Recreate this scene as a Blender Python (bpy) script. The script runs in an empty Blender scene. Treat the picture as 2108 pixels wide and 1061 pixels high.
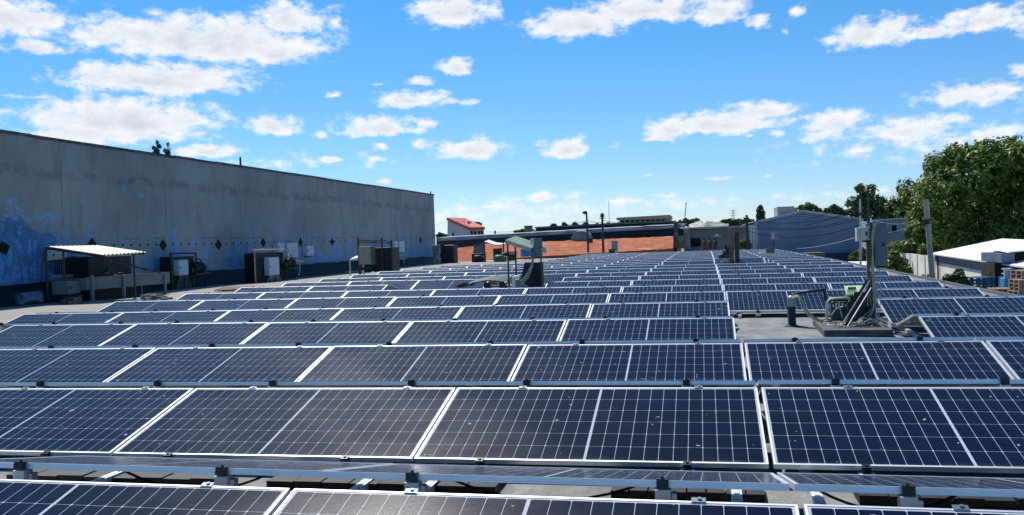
import bpy, math, random
from mathutils import Vector, Matrix, noise as mnoise
R = math.radians
random.seed(7)
S = bpy.context.scene
COL = S.collection
# ------------------------------------------------------------------ camera
CAM = Vector((-0.34465, -5.50988, 1.40954))
YAW, PITCH, ROLL = 0.219205, -0.016521, -0.037407
FPX, IW, IH = 1796.8, 2108.0, 1061.0
_f = Vector((-math.sin(YAW)*math.cos(PITCH), math.cos(YAW)*math.cos(PITCH), math.sin(PITCH)))
_r0 = Vector((math.cos(YAW), math.sin(YAW), 0)); _u0 = _r0.cross(_f)
_r = math.cos(ROLL)*_r0 + math.sin(ROLL)*_u0
_u = -math.sin(ROLL)*_r0 + math.cos(ROLL)*_u0
cd = bpy.data.cameras.new('camera'); cam = bpy.data.objects.new('camera', cd); COL.objects.link(cam)
cd.sensor_width = 36; cd.lens = 36*FPX/IW; cd.clip_start = .05; cd.clip_end = 5000
cam.matrix_world = Matrix(((_r.x, _u.x, -_f.x, CAM.x), (_r.y, _u.y, -_f.y, CAM.y), (_r.z, _u.z, -_f.z, CAM.z), (0, 0, 0, 1)))
S.camera = cam
def ray(x, y): return _f + _r*((x-IW/2)/FPX) + _u*((IH/2-y)/FPX)
def at(x, y, Y=None, X=None, Z=None):
    d = ray(x, y)
    t = (Y-CAM.y)/d.y if Y is not None else (X-CAM.x)/d.x if X is not None else (Z-CAM.z)/d.z
    return CAM + d*t
def topx(p):
    d = Vector(p)-CAM; z = d.dot(_f)
    return (IW/2+FPX*d.dot(_r)/z, IH/2-FPX*d.dot(_u)/z, z)
# ------------------------------------------------------------------ light
SUN_AZ, SUN_EL = R(33), R(55)          # azimuth from +Y towards -X
sdir = Vector((-math.sin(SUN_AZ)*math.cos(SUN_EL), math.cos(SUN_AZ)*math.cos(SUN_EL), math.sin(SUN_EL)))
sl = bpy.data.lights.new('sun', 'SUN'); so = bpy.data.objects.new('sun', sl); COL.objects.link(so)
sl.energy = 4.6; sl.angle = R(.5); sl.color = (1, .95, .87)
so.rotation_euler = sdir.to_track_quat('Z', 'Y').to_euler()
S.view_settings.view_transform = 'Standard'; S.view_settings.look = 'None'
S.view_settings.exposure = 0.22; S.view_settings.gamma = 1
# ------------------------------------------------------------------ sky with clouds
W = bpy.data.worlds.new('World'); S.world = W; W.use_nodes = True
CLOUDS = [  # x, y, half width, half height, strength
 (20,30,120,42,1),(60,94,70,17,.9),(430,75,235,52,1.15),(590,35,75,48,1),(300,62,140,36,1),(215,70,80,30,.9),(575,105,95,28,1),(690,40,26,36,.55),
 (325,160,185,36,1.1),(240,150,90,28,.9),(400,150,110,26,.9),(255,240,185,52,1.15),(160,265,95,34,1),(390,245,60,24,.85),(562,258,54,25,1),(430,311,76,17,.9),(683,325,34,11,.9),
 (850,203,78,20,.95),(930,208,62,10,.8),(938,138,44,20,.95),(865,166,32,12,.8),(775,258,95,26,.95),(880,250,30,14,.6),(655,273,22,10,.6),(970,305,84,26,1.05),(872,294,28,15,.75),(1165,302,55,24,1.05),(1105,295,14,7,.5),
 (940,18,86,40,1),(885,15,50,24,.9),(1190,45,130,34,1),(1330,15,160,34,1),(1480,20,55,34,.95),(1560,42,26,17,.8),(1640,18,20,20,.6),(1618,60,8,12,.4),(1790,65,86,34,1),(1915,66,60,16,.85),(2020,35,74,28,.95),(2105,45,30,26,.8),
 (1480,250,150,30,1),(1372,262,56,28,1),(1570,225,74,22,.95),(1360,282,42,10,.8),(1720,248,66,30,.9),(1690,278,48,16,.8),(1602,271,30,9,.75),(1776,309,26,9,.75),(1640,243,22,8,.5),
 (1870,265,100,34,.8),(1950,245,60,18,.7),(2040,276,84,18,.8),(2000,192,104,26,.8),(2085,180,40,10,.7),(2103,146,28,14,.8),
 (1110,404,100,13,.62),(1290,414,80,10,.55),(1000,428,120,11,.5),(1450,411,70,9,.42),(1200,432,160,12,.42),(1360,402,30,8,.5),(930,440,70,12,.4),
 (778,302,17,9,.7),(776,326,18,9,.7),(1295,354,13,6,.55),(1335,359,16,5,.5),(1482,366,44,6,.55),(1580,359,12,4,.45),(686,196,15,9,.65),(774,175,14,6,.5),(70,200,60,6,.4),(793,373,18,7,.6),(1150,425,260,30,.42),(1000,440,160,26,.4),(1380,418,160,20,.36),(1900,280,260,50,.4),(600,330,200,22,.3),(1700,400,160,14,.3),
 (1545,275,12,6,.4),(1255,300,14,7,.3)]
def build_world():
    nt = W.node_tree; N = nt.nodes; N.clear(); K = nt.links.new
    def nd(t, **k):
        n = N.new(t)
        for a, b in k.items(): setattr(n, a, b)
        return n
    def mt(op, a, b=None, c=None, clamp=False):
        n = nd('ShaderNodeMath', operation=op, use_clamp=clamp)
        for i, v in enumerate((a, b, c)):
            if v is None: continue
            if isinstance(v, (int, float)): n.inputs[i].default_value = v
            else: K(v, n.inputs[i])
        return n.outputs[0]
    def vm(op, a, b=None, c=None):
        n = nd('ShaderNodeVectorMath', operation=op)
        for i, v in enumerate((a, b, c)):
            if v is None: continue
            if isinstance(v, tuple): n.inputs[i].default_value = v
            else: K(v, n.inputs[i])
        return n.outputs['Value'] if op in ('LENGTH', 'DOT_PRODUCT') else n.outputs[0]
    sky = nd('ShaderNodeTexSky', sky_type='NISHITA'); sky.sun_disc = False
    sky.sun_elevation = SUN_EL; sky.sun_rotation = -SUN_AZ
    sky.air_density = 1.0; sky.dust_density = 0.0; sky.ozone_density = 6.0
    hs = nd('ShaderNodeHueSaturation'); hs.inputs['Saturation'].default_value = 1.06; hs.inputs['Value'].default_value = 1.0

    tc = nd('ShaderNodeTexCoord').outputs['Generated']
    sp = nd('ShaderNodeSeparateXYZ'); K(tc, sp.inputs[0])
    az = mt('ARCTAN2', sp.outputs[0], sp.outputs[1]); el = mt('ARCSINE', sp.outputs[2])
    tm = nd('ShaderNodeMix', data_type='RGBA'); er = nd('ShaderNodeMapRange'); K(el, er.inputs[0]); er.inputs[1].default_value = .0; er.inputs[2].default_value = .26; K(er.outputs[0], tm.inputs[0])
    tm.inputs[6].default_value = (.83, .89, 1.08, 1); tm.inputs[7].default_value = (.62, .98, 1.12, 1)
    K(vm('MULTIPLY', sky.outputs[0], tm.outputs[2]), hs.inputs['Color'])
    cb = nd('ShaderNodeCombineXYZ'); K(az, cb.inputs[0]); K(el, cb.inputs[1])
    def fbm(vec, scale, detail, rough=.58):
        n = nd('ShaderNodeTexNoise'); n.inputs['Scale'].default_value = scale; n.inputs['Detail'].default_value = detail; n.inputs['Roughness'].default_value = rough
        K(vec, n.inputs['Vector']); return n
    wq = vm('MULTIPLY', cb.outputs[0], (1, 1.5, 1))
    warp = fbm(wq, 26, 3)
    wv = vm('MULTIPLY_ADD', warp.outputs['Color'], (.02, .012, 0), cb.outputs[0]); wv = vm('SUBTRACT', wv, (.01, .006, 0))
    field = None
    for (x, y, rx, ry, s) in CLOUDS:
        d = ray(x, y).normalized(); a = math.atan2(d.x, d.y); e = math.asin(d.z)
        rx *= 1.25; ry *= 1.38
        kx, ky = FPX/rx*math.cos(e), FPX/ry
        v = vm('MULTIPLY_ADD', wv, (kx, ky, 0), (-a*kx, -(e-ry*.18/FPX)*ky, 0))
        v = vm('MAXIMUM', v, vm('MULTIPLY', v, (-1, -1.55, -1)))
        m = mt('MULTIPLY_ADD', vm('LENGTH', v), -s, s)
        field = m if field is None else mt('MAXIMUM', field, m)
    def dens(vec):
        n1 = fbm(vm('MULTIPLY', vec, (1, 1.7, 1)), 46, 9, .6)
        return mt('MULTIPLY_ADD', n1.outputs[0], 1.7, -.88)
    nz = dens(cb.outputs[0])
    up = vm('ADD', cb.outputs[0], (-.004, .012, 0))
    nz2 = dens(up)
    f1 = mt('ADD', field, nz)
    mask = nd('ShaderNodeMapRange', interpolation_type='SMOOTHSTEP'); K(f1, mask.inputs[0])
    mask.inputs[1].default_value = .05; mask.inputs[2].default_value = .66
    gate = nd('ShaderNodeMapRange'); K(field, gate.inputs[0]); gate.inputs[1].default_value = -.22; gate.inputs[2].default_value = .08
    alpha = mt('MULTIPLY', mask.outputs[0], gate.outputs[0], clamp=True)
    alpha = mt('MULTIPLY', alpha, .97)
    # thick, low parts of a cloud are greyer, sun-side puffs whiter
    sh = mt('SUBTRACT', nz2, nz)
    core = nd('ShaderNodeMapRange'); K(f1, core.inputs[0]); core.inputs[1].default_value = .45; core.inputs[2].default_value = 1.25
    g = mt('MULTIPLY_ADD', sh, .7, mt('MULTIPLY', core.outputs[0], .85), clamp=True)
    cc = nd('ShaderNodeMix', data_type='RGBA'); K(g, cc.inputs[0]); cc.inputs[6].default_value = (8.3, 8.4, 8.6, 1); cc.inputs[7].default_value = (4.7, 5.15, 6.1, 1)
    mx = nd('ShaderNodeMix', data_type='RGBA'); K(alpha, mx.inputs[0]); K(hs.outputs[0], mx.inputs[6]); K(cc.outputs[2], mx.inputs[7])
    bg = nd('ShaderNodeBackground'); bg.inputs[1].default_value = .1; K(mx.outputs[2], bg.inputs[0])
    K(bg.outputs[0], nd('ShaderNodeOutputWorld').inputs[0])
build_world()
# ------------------------------------------------------------------ helpers
def tag(o, label=None, cat=None, group=None, kind=None):
    if label: o['label'] = label
    if cat: o['category'] = cat
    if group: o['group'] = group
    if kind: o['kind'] = kind
    return o
def thing(name, label, cat, loc=(0, 0, 0), group=None, rotz=0):
    o = bpy.data.objects.new(name, None); COL.objects.link(o); o.empty_display_size = .2
    o.location = loc; o.rotation_euler = (0, 0, rotz)
    return tag(o, label, cat, group)
class MB:
    """collects boxes, bars, tubes and polygons, then links them as ONE mesh object"""
    def __init__(s): s.v = []; s.f = []; s.sm = []
    def add(s, vs, fs, smooth=False):
        b = len(s.v); s.v += [tuple(v) for v in vs]; s.f += [tuple(i+b for i in f) for f in fs]; s.sm += [smooth]*len(fs); return s
    def hexa(s, p):   # p: 4 bottom + 4 top corners
        return s.add(p, [(0, 3, 2, 1), (4, 5, 6, 7), (0, 1, 5, 4), (1, 2, 6, 5), (2, 3, 7, 6), (3, 0, 4, 7)])
    def box(s, x0, x1, y0, y1, z0, z1, rz=0, piv=None):
        p = [(x0, y0, z0), (x1, y0, z0), (x1, y1, z0), (x0, y1, z0), (x0, y0, z1), (x1, y0, z1), (x1, y1, z1), (x0, y1, z1)]
        if rz:
            cx, cy = piv or ((x0+x1)/2, (y0+y1)/2); c, q = math.cos(rz), math.sin(rz)
            p = [(cx+(x-cx)*c-(y-cy)*q, cy+(x-cx)*q+(y-cy)*c, z) for x, y, z in p]
        return s.hexa(p)
    def bar(s, a, b, w, h=None, up=(0, 0, 1)):
        h = h or w; a = Vector(a); b = Vector(b); d = (b-a).normalized(); up = Vector(up)
        if abs(d.dot(up)) > .97: up = Vector((0, 1, 0))
        sx = d.cross(up).normalized()*w/2; sz = sx.cross(d).normalized()*h/2
        return s.hexa([a-sx-sz, a+sx-sz, b+sx-sz, b-sx-sz, a-sx+sz, a+sx+sz, b+sx+sz, b-sx+sz])
    def tube(s, pts, r, n=8, cap=True):
        pts = [Vector(p) for p in pts]; rs = r if isinstance(r, (list, tuple)) else [r]*len(pts)
        vs = []; fs = []; ref = Vector((.13, .21, .97))
        for i, p in enumerate(pts):
            d = (pts[min(i+1, len(pts)-1)]-pts[max(i-1, 0)])
            d = d.normalized() if d.length > 1e-9 else Vector((0, 0, 1))
            if abs(d.dot(ref)) > .98: ref = Vector((1, .1, .05))
            a = d.cross(ref).normalized(); b = d.cross(a)
            vs += [p+(a*math.cos(2*math.pi*k/n)+b*math.sin(2*math.pi*k/n))*rs[i] for k in range(n)]
        for i in range(len(pts)-1):
            for k in range(n): fs.append((i*n+k, i*n+(k+1) % n, (i+1)*n+(k+1) % n, (i+1)*n+k))
        s.add(vs, fs, True)
        if cap: s.add(vs[:n], [tuple(range(n))]); s.add(vs[-n:], [tuple(reversed(range(n)))])
        return s
    def cyl(s, c, r, z0, z1, n=20, r2=None): return s.tube([(c[0], c[1], z0), (c[0], c[1], z1)], [r, r if r2 is None else r2], n)
    def poly(s, pts, ext=None):
        n = len(pts); pts = [Vector(p) for p in pts]
        if ext is None: return s.add(pts, [tuple(range(n))])
        e = Vector(ext); return s.add(pts+[p+e for p in pts], [tuple(range(n)), tuple(reversed(range(n, 2*n)))]+[(i, i+n, (i+1) % n+n, (i+1) % n) for i in range(n)])
    def px(s, x0, y0, x1, y1, Y, dep):   # upright box whose front face spans those photo coordinates at depth Y
        a = at(x0, y1, Y=Y); b = at(x1, y1, Y=Y); c = at(x1, y0, Y=Y); d = at(x0, y0, Y=Y)
        xa, xb = (a.x+d.x)/2, (b.x+c.x)/2; za, zb = (a.z+b.z)/2, (c.z+d.z)/2
        return s.box(xa, xb, Y, Y+dep, za, zb)
    def build(s, name, m, parent=None, label=None, bevel=0):
        off = Vector((0, 0, 0)); 
        if parent is not None:
            q = parent
            while q is not None: off = off+Vector(q.location); q = q.parent
        me = bpy.data.meshes.new(name); me.from_pydata([tuple(Vector(v)-off) for v in s.v], [], s.f); me.update()
        me.polygons.foreach_set('use_smooth', s.sm); me.materials.append(m)
        o = bpy.data.objects.new(name, me); COL.objects.link(o)
        if parent is not None: o.parent = parent
        if label: o['label'] = label
        if bevel:
            b = o.modifiers.new('bevel', 'BEVEL'); b.width = bevel; b.segments = 2; b.limit_method = 'ANGLE'; b.harden_normals = False
        return o
def sag(a, b, drop, n=14):
    a = Vector(a); b = Vector(b); return [a.lerp(b, i/n)-Vector((0, 0, drop*4*(i/n)*(1-i/n))) for i in range(n+1)]
def smooth_path(pts, k=6):
    pts = [Vector(p) for p in pts]; out = []
    for i in range(len(pts)-1):
        p0 = pts[max(i-1, 0)]; p1 = pts[i]; p2 = pts[i+1]; p3 = pts[min(i+2, len(pts)-1)]
        for j in range(k):
            t = j/k; out.append(.5*((2*p1)+(p2-p0)*t+(2*p0-5*p1+4*p2-p3)*t*t+(3*p1-p0-3*p2+p3)*t**3))
    return out+[pts[-1]]
# ------------------------------------------------------------------ materials
class NT:
    def __init__(s, name):
        s.m = bpy.data.materials.new(name); s.m.use_nodes = True; s.t = s.m.node_tree; s.N = s.t.nodes; s.K = s.t.links.new
        s.b = s.N['Principled BSDF']; s.co = s.N.new('ShaderNodeTexCoord').outputs['Object']
    def math(s, op, a, b=None, c=None, clamp=False):
        n = s.N.new('ShaderNodeMath'); n.operation = op; n.use_clamp = clamp
        for i, v in enumerate((a, b, c)):
            if v is None: continue
            if isinstance(v, (int, float)): n.inputs[i].default_value = v
            else: s.K(v, n.inputs[i])
        return n.outputs[0]
    def noise(s, scale, detail=5, rough=.6, stretch=None, off=(0, 0, 0)):
        v = s.co
        if stretch or any(off):
            mp = s.N.new('ShaderNodeMapping'); s.K(v, mp.inputs[0]); mp.inputs['Scale'].default_value = stretch or (1, 1, 1); mp.inputs['Location'].default_value = off; v = mp.outputs[0]
        n = s.N.new('ShaderNodeTexNoise'); s.K(v, n.inputs['Vector']); n.inputs['Scale'].default_value = scale; n.inputs['Detail'].default_value = detail; n.inputs['Roughness'].default_value = rough
        return n.outputs[0]
    def ramp(s, f, lo, hi, a=0., b=1.):
        n = s.N.new('ShaderNodeMapRange'); n.interpolation_type = 'SMOOTHSTEP'; s.K(f, n.inputs[0])
        for i, v in zip((1, 2, 3, 4), (lo, hi, a, b)): n.inputs[i].default_value = v
        return n.outputs[0]
    def mix(s, f, a, b):
        n = s.N.new('ShaderNodeMix'); n.data_type = 'RGBA'
        for i, v in ((0, f), (6, a), (7, b)):
            if isinstance(v, (int, float)): n.inputs[i].default_value = v
            elif isinstance(v, tuple): n.inputs[i].default_value = v+(1,) if len(v) == 3 else v
            else: s.K(v, n.inputs[i])
        return n.outputs[2]
    def bump(s, h, strength, dist):
        n = s.N.new('ShaderNodeBump'); n.inputs['Strength'].default_value = strength; n.inputs['Distance'].default_value = dist
        s.K(h, n.inputs['Height']); s.K(n.outputs[0], s.b.inputs['Normal'])
    def xyz(s):
        n = s.N.new('ShaderNodeSeparateXYZ'); s.K(s.co, n.inputs[0]); return n.outputs
    def done(s, col, rough=.6, metal=0., spec=.5):
        if isinstance(col, tuple): s.b.inputs['Base Color'].default_value = col+(1,)
        else: s.K(col, s.b.inputs['Base Color'])
        for k, v in (('Roughness', rough), ('Metallic', metal), ('Specular IOR Level', spec)):
            if isinstance(v, (int, float)): s.b.inputs[k].default_value = v
            else: s.K(v, s.b.inputs[k])
        return s.m
def M(name, col, rough=.6, metal=0., var=.3, scale=6., dirt=None, dirt_amt=.5, bump=.0, bscale=60, spec=.5):
    t = NT(name); n = t.noise(scale, 6)
    c = t.mix(t.ramp(n, .3, .7), tuple(x*(1-var) for x in col), tuple(min(x*(1+var), .95) for x in col))
    if dirt: c = t.mix(t.ramp(t.noise(scale*1.7, 8, .7, (1, 1, .35), (3, 7, 1)), .62-.25*dirt_amt, .75), c, dirt)
    if bump: t.bump(t.noise(bscale, 4), bump, .01)
    return t.done(c, rough, metal, spec)
ALU = M('aluminium', (.76, .77, .78), .42, .6, .05, 3)
ALUD = M('weathered_aluminium', (.66, .68, .70), .5, .5, .15, 8)
BLKPL = M('black_anodised', (.012, .012, .013), .4, .2, .2, 20)
RUST = M('rusty_steel', (.10, .055, .035), .8, .3, .5, 14, (.22, .09, .04), .6)
DARKST = M('dark_painted_steel', (.03, .028, .027), .55, .3, .4, 10, (.09, .045, .03), .4)
GREENST = M('dark_green_paint', (.012, .05, .03), .45, .1, .35, 9, (.08, .06, .04), .25)
GREYBOX = M('grey_enamel', (.42, .44, .43), .4, .0, .08, 4, (.25, .22, .19), .15)
GREYDK = M('slate_grey_enamel', (.13, .17, .19), .45, 0, .12, 5, (.12, .11, .1), .2)
CREAM = M('cream_enamel', (.66, .64, .56), .45, 0, .06, 4, (.4, .33, .25), .15)
WHITEP = M('white_paint', (.78, .79, .78), .5, 0, .06, 3, (.5, .47, .42), .15)
ROPE = M('pale_cable_sheath', (.47, .44, .36), .7, 0, .2, 25)
BLACKR = M('black_rubber', (.012, .012, .012), .55, 0, .3, 20)
BITUM = M('dark_bitumen', (.020, .021, .026), .6, 0, .35, 2.5, (.05, .05, .055), .4, .3, 40)
DARKIN = M('dark_opening', (.006, .006, .007), .9, 0, .2, 4)
def mat_roof():
    t = NT('roof_membrane'); x, y, z = t.xyz()
    big = t.ramp(t.noise(.35, 6, .65), .3, .72); fine = t.noise(45, 3, .7); mid = t.ramp(t.noise(3.2, 7, .7, (1, .45, 1)), .35, .7)
    c = t.mix(big, (.14, .142, .145), (.24, .238, .232)); c = t.mix(t.math('MULTIPLY', mid, .8), c, (.33, .32, .305))
    pond = t.ramp(t.math('ABSOLUTE', t.math('SUBTRACT', t.noise(.8, 3, .5, None, (2, 2, 0)), .5)), .028, .012); c = t.mix(t.math('MULTIPLY', pond, .35), c, (.40, .39, .37))
    left = t.ramp(x, -13.0, -17.0); c = t.mix(t.math('MULTIPLY', left, .75), c, (.34, .315, .28))
    # overlapping membrane strips one metre wide
    fy = t.math('FRACT', t.math('ADD', t.math('MULTIPLY', y, 1.0), t.math('MULTIPLY', t.noise(1.3, 3), .05)))
    seam = t.math('LESS_THAN', fy, .022); c = t.mix(t.math('MULTIPLY', seam, .75), c, (.04, .04, .042))
    c = t.mix(t.math('MULTIPLY', t.ramp(fine, .3, .75), .4), c, (.06, .06, .06)); c = t.mix(t.ramp(t.noise(160, 2), .62, .7), c, (.42, .40, .36))
    t.bump(fine, .5, .012); return t.done(c, .85, 0, .3)
ROOF = mat_roof()
def mat_cells():
    # monocrystalline half cut cells: 2 blocks of 12 x 6 cells, white gaps, fine busbars
    t = NT('solar_cells'); x, y, z = t.xyz()
    ax = t.math('ABSOLUTE', x); u = t.math('DIVIDE', t.math('SUBTRACT', ax, .0075), .0922)
    v = t.math('DIVIDE', t.math('SUBTRACT', y, .0225), .1787)
    def edge(w, size): # distance in metres to the nearest cell border
        return t.math('MULTIPLY', t.math('SUBTRACT', .5, t.math('ABSOLUTE', t.math('SUBTRACT', t.math('FRACT', w), .5))), size)
    du, dv = edge(u, .0922), edge(v, .1783)
    line = t.math('MAXIMUM', t.math('LESS_THAN', du, .0014), t.math('LESS_THAN', dv, .0010))
    dia = t.math('LESS_THAN', t.math('ADD', du, dv), .0082)
    out = t.math('MAXIMUM', t.math('LESS_THAN', u, 0.0), t.math('GREATER_THAN', u, 12.0))
    out = t.math('MAXIMUM', out, t.math('MAXIMUM', t.math('LESS_THAN', v, 0.0), t.math('GREATER_THAN', v, 6.0)))
    gap = t.math('MAXIMUM', t.math('MAXIMUM', line, dia), out)
    bb = t.math('LESS_THAN', edge(t.math('MULTIPLY', v, 10), .01783), .0006)
    cell = t.N.new('ShaderNodeTexWhiteNoise'); cell.noise_dimensions = '3D'
    cv = t.N.new('ShaderNodeCombineXYZ'); t.K(t.math('FLOOR', t.math('DIVIDE', x, .0919)), cv.inputs[0]); t.K(t.math('FLOOR', v), cv.inputs[1])
    oi = t.N.new('ShaderNodeObjectInfo'); t.K(t.math('MULTIPLY', oi.outputs['Random'], 91.0), cv.inputs[2]); t.K(cv.outputs[0], cell.inputs['Vector'])
    c = t.mix(cell.outputs['Value'], (.0012, .0029, .0145), (.0024, .0046, .0215))
    c = t.mix(t.math('MULTIPLY', oi.outputs['Random'], .35), c, (.0045, .0035, .0085))
    c = t.mix(t.math('MULTIPLY', bb, .13), c, (.17, .19, .24)); c = t.mix(gap, c, (.47, .50, .55))
    dust = t.ramp(t.noise(2.2, 7, .7), .45, .8); c = t.mix(t.math('MULTIPLY', dust, .006), c, (.35, .33, .30))
    mp = t.N.new('ShaderNodeVectorMath'); mp.operation = 'ADD'; t.K(t.co, mp.inputs[0]); cr = t.N.new('ShaderNodeCombineXYZ'); t.K(t.math('MULTIPLY', oi.outputs['Random'], 300.0), cr.inputs[2]); t.K(t.math('MULTIPLY', oi.outputs['Random'], 70.0), cr.inputs[0]); t.K(cr.outputs[0], mp.inputs[1])
    sn = t.N.new('ShaderNodeTexNoise'); sn.inputs['Scale'].default_value = 15; sn.inputs['Detail'].default_value = 4; t.K(mp.outputs[0], sn.inputs['Vector'])
    speck = t.ramp(sn.outputs[0], .715, .735); c = t.mix(t.math('MULTIPLY', speck, .7), c, (.55, .54, .50))
    wn = t.N.new('ShaderNodeTexNoise'); wn.inputs['Scale'].default_value = 1.6; wn.inputs['Detail'].default_value = 6; wn.inputs['Roughness'].default_value = .7; t.K(mp.outputs[0], wn.inputs['Vector'])
    c = t.mix(t.math('MULTIPLY', t.ramp(wn.outputs[0], .5, .78), .010), c, (.40, .37, .32))
    t.b.inputs['Sheen Weight'].default_value = .025; t.b.inputs['Sheen Roughness'].default_value = .45
    low_ = t.math('MULTIPLY', t.ramp(y, .075, .02), t.ramp(wn.outputs[0], .35, .65)); c = t.mix(t.math('MULTIPLY', low_, .10), c, (.40, .37, .32))
    t.bump(t.noise(420, 2, .5), .16, .0016)
    return t.done(c, t.ramp(t.noise(1.1, 5), .3, .7, .18, .235), 0, .13)
CELLS = mat_cells()
def mat_wall():
    # weathered grey render with old bright blue paint showing where it has come away
    t = NT('peeling_render'); x, y, z = t.xyz()
    big = t.ramp(t.noise(.22, 6, .6), .3, .7); c = t.mix(big, (.25, .275, .285), (.345, .37, .375))
    c = t.mix(t.math('MULTIPLY', t.ramp(t.noise(1.2, 8, .7, (1, 1, .4)), .45, .75), .5), c, (.15, .14, .125))
    streak = t.ramp(t.noise(1.0, 7, .65, (1, 1.5, .2)), .55, .8); c = t.mix(t.math('MULTIPLY', streak, .35), c, (.10, .095, .085))
    jy = t.math('ABSOLUTE', t.math('SUBTRACT', t.math('FRACT', t.math('ADD', t.math('DIVIDE', y, 6.0), t.math('MULTIPLY', t.noise(2, 5), .012))), .5)); jz = t.math('ABSOLUTE', t.math('SUBTRACT', z, t.math('MULTIPLY_ADD', t.noise(.9, 6), .10, 2.1)))
    joint = t.math('MULTIPLY', t.math('MAXIMUM', t.ramp(jy, .008, .002), t.ramp(jz, .05, .015)), t.ramp(t.noise(.7, 4, .6, None, (9, 2, 2)), .42, .6)); c = t.mix(t.math('MULTIPLY', joint, .5), c, (.09, .09, .09))
    # dark soot line under the parapet and mouldy band two metres down
    band = t.math('MULTIPLY', t.ramp(t.math('ABSOLUTE', t.math('SUBTRACT', z, t.math('MULTIPLY_ADD', t.noise(.5, 4), .8, 4.0))), .28, .02), t.ramp(t.noise(1.5, 7, .7), .38, .6))
    c = t.mix(t.math('MULTIPLY', band, .45), c, (.10, .095, .08))
    bl = t.noise(1.25, 10, .72, (1, 1.3, .6), (2, 4, 3)); low = t.ramp(z, 3.6, .2, -.05, .13)
    sc = t.ramp(y, 60, 64, 0, .04)
    m1 = t.math('MULTIPLY', t.ramp(t.math('ADD', t.math('ADD', bl, low), sc), .565, .58), t.ramp(t.noise(3.4, 9, .75, (1, 1.5, .7)), .485, .52))
    fl = t.noise(2.6, 10, .78, (1, 1.25, .62), (8, 1, 5)); m1 = t.math('MAXIMUM', m1, t.ramp(t.math('ADD', fl, t.math('MULTIPLY', low, .75)), .632, .645))
    # one big bared patch near the near end
    ry = t.math('DIVIDE', t.math('SUBTRACT', y, 18.6), 2.75); rz = t.math('DIVIDE', t.math('SUBTRACT', z, .9), 1.75)
    rr = t.math('SQRT', t.math('ADD', t.math('MULTIPLY', ry, ry), t.math('MULTIPLY', rz, rz)))
    m2 = t.ramp(t.math('ADD', rr, t.math('MULTIPLY', t.math('SUBTRACT', t.noise(1.6, 8, .7), .5), 1.5)), 1.03, .97)
    rim = t.math('MULTIPLY', t.ramp(t.math('ABSOLUTE', t.math('SUBTRACT', t.math('ADD', rr, t.math('MULTIPLY', t.math('SUBTRACT', t.noise(1.1, 9, .7, None, (5, 5, 5)), .5), 2.4)), 1.15)), .07, .01), t.ramp(t.math('SUBTRACT', rr, 1.9), .1, -.2))
    blue = t.mix(t.ramp(t.noise(2.2, 7, .7), .3, .7), (.03, .13, .28), (.06, .26, .58))
    pale = t.mix(t.noise(3, 5), (.06, .30, .78), (.24, .50, .85))
    c = t.mix(t.math('MULTIPLY', m2, .8), c, blue); c = t.mix(t.math('MULTIPLY', m1, .9), c, pale); c = t.mix(t.math('MULTIPLY', rim, .85), c, (.18, .44, .78))
    t.bump(t.noise(9, 6, .7), .5, .03); return t.done(c, .9, 0, .25)
WALLM = mat_wall()
# ------------------------------------------------------------------ roof the panels stand on
TAB = [(-.0123,-.0047),(.0025,.001),(-.0079,-.0021),(-.0062,-.0077),(.0078,-.0038),(-.0011,-.0078),(-.0175,-.0089),(-.0144,-.0086),(-.017,-.0084),(-.0045,-.0069),(.0032,-.0083),(.0139,-.0084),(.0219,-.0056),(.008,-.0064),(.0168,-.006)]
PIT, RUN, RISE, PL, GAP = 2.80475, 1.0796, .28837, 2.30, .31
BTILT = R(12.4); TILT = math.atan2(RISE, RUN); PW = math.hypot(RISE, RUN)
def rowab(k):
    k = max(0, min(14, k)); i = min(int(k), 13); t = k-i
    return tuple(TAB[i][j]*(1-t)+TAB[i+1][j]*t for j in (0, 1))
def lift(x, y):
    a, b = rowab((y-.5)/PIT+1); return a+b*max(-23, min(7, x))
def roofz(x, y): return -.135+lift(x, y)
XR, XW = 6.3, -22.3
def grid(xs, ys, zf, skirt=None):
    b = MB(); n = len(xs)
    b.add([(x, y, zf(x, y)) for y in ys for x in xs], [(j*n+i, j*n+i+1, (j+1)*n+i+1, (j+1)*n+i) for j in range(len(ys)-1) for i in range(n-1)]); return b
ys = [-9+i*.7 for i in range(113)]
rb = grid([XW+i*(XR-XW)/29 for i in range(30)], ys, roofz)
rb.add([(XR, y, roofz(XR, y)) for y in ys]+[(XR, y, -3) for y in ys], [(i, i+113, i+114, i+1) for i in range(112)])
tag(rb.build('flat_roof', ROOF), kind='structure')
GROUND = M('yard_ground', (.22, .2, .17), .95, 0, .4, .25, (.10, .12, .05), .6)
gb = MB(); gb.add([(-1800, -300, -3.02), (1800, -300, -3.02), (1800, 3000, -3.02), (-1800, 3000, -3.02)], [(0, 1, 2, 3)])
tag(gb.build('ground', GROUND), kind='structure')
eg = MB(); ey = ys[::2]
for i in range(len(ey)-1):
    a, b_ = ey[i], ey[i+1]; eg.hexa([(XR-.10, a, roofz(XR, a)+.004), (XR+.05, a, roofz(XR, a)+.004), (XR+.05, b_, roofz(XR, b_)+.004), (XR-.10, b_, roofz(XR, b_)+.004), (XR-.10, a, roofz(XR, a)+.07), (XR+.05, a, roofz(XR, a)+.05), (XR+.05, b_, roofz(XR, b_)+.05), (XR-.10, b_, roofz(XR, b_)+.07)])
tag(eg.build('roof_edge_strip', M('edge_membrane', (.13, .14, .14), .7, 0, .3, 2)), kind='structure')
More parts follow.
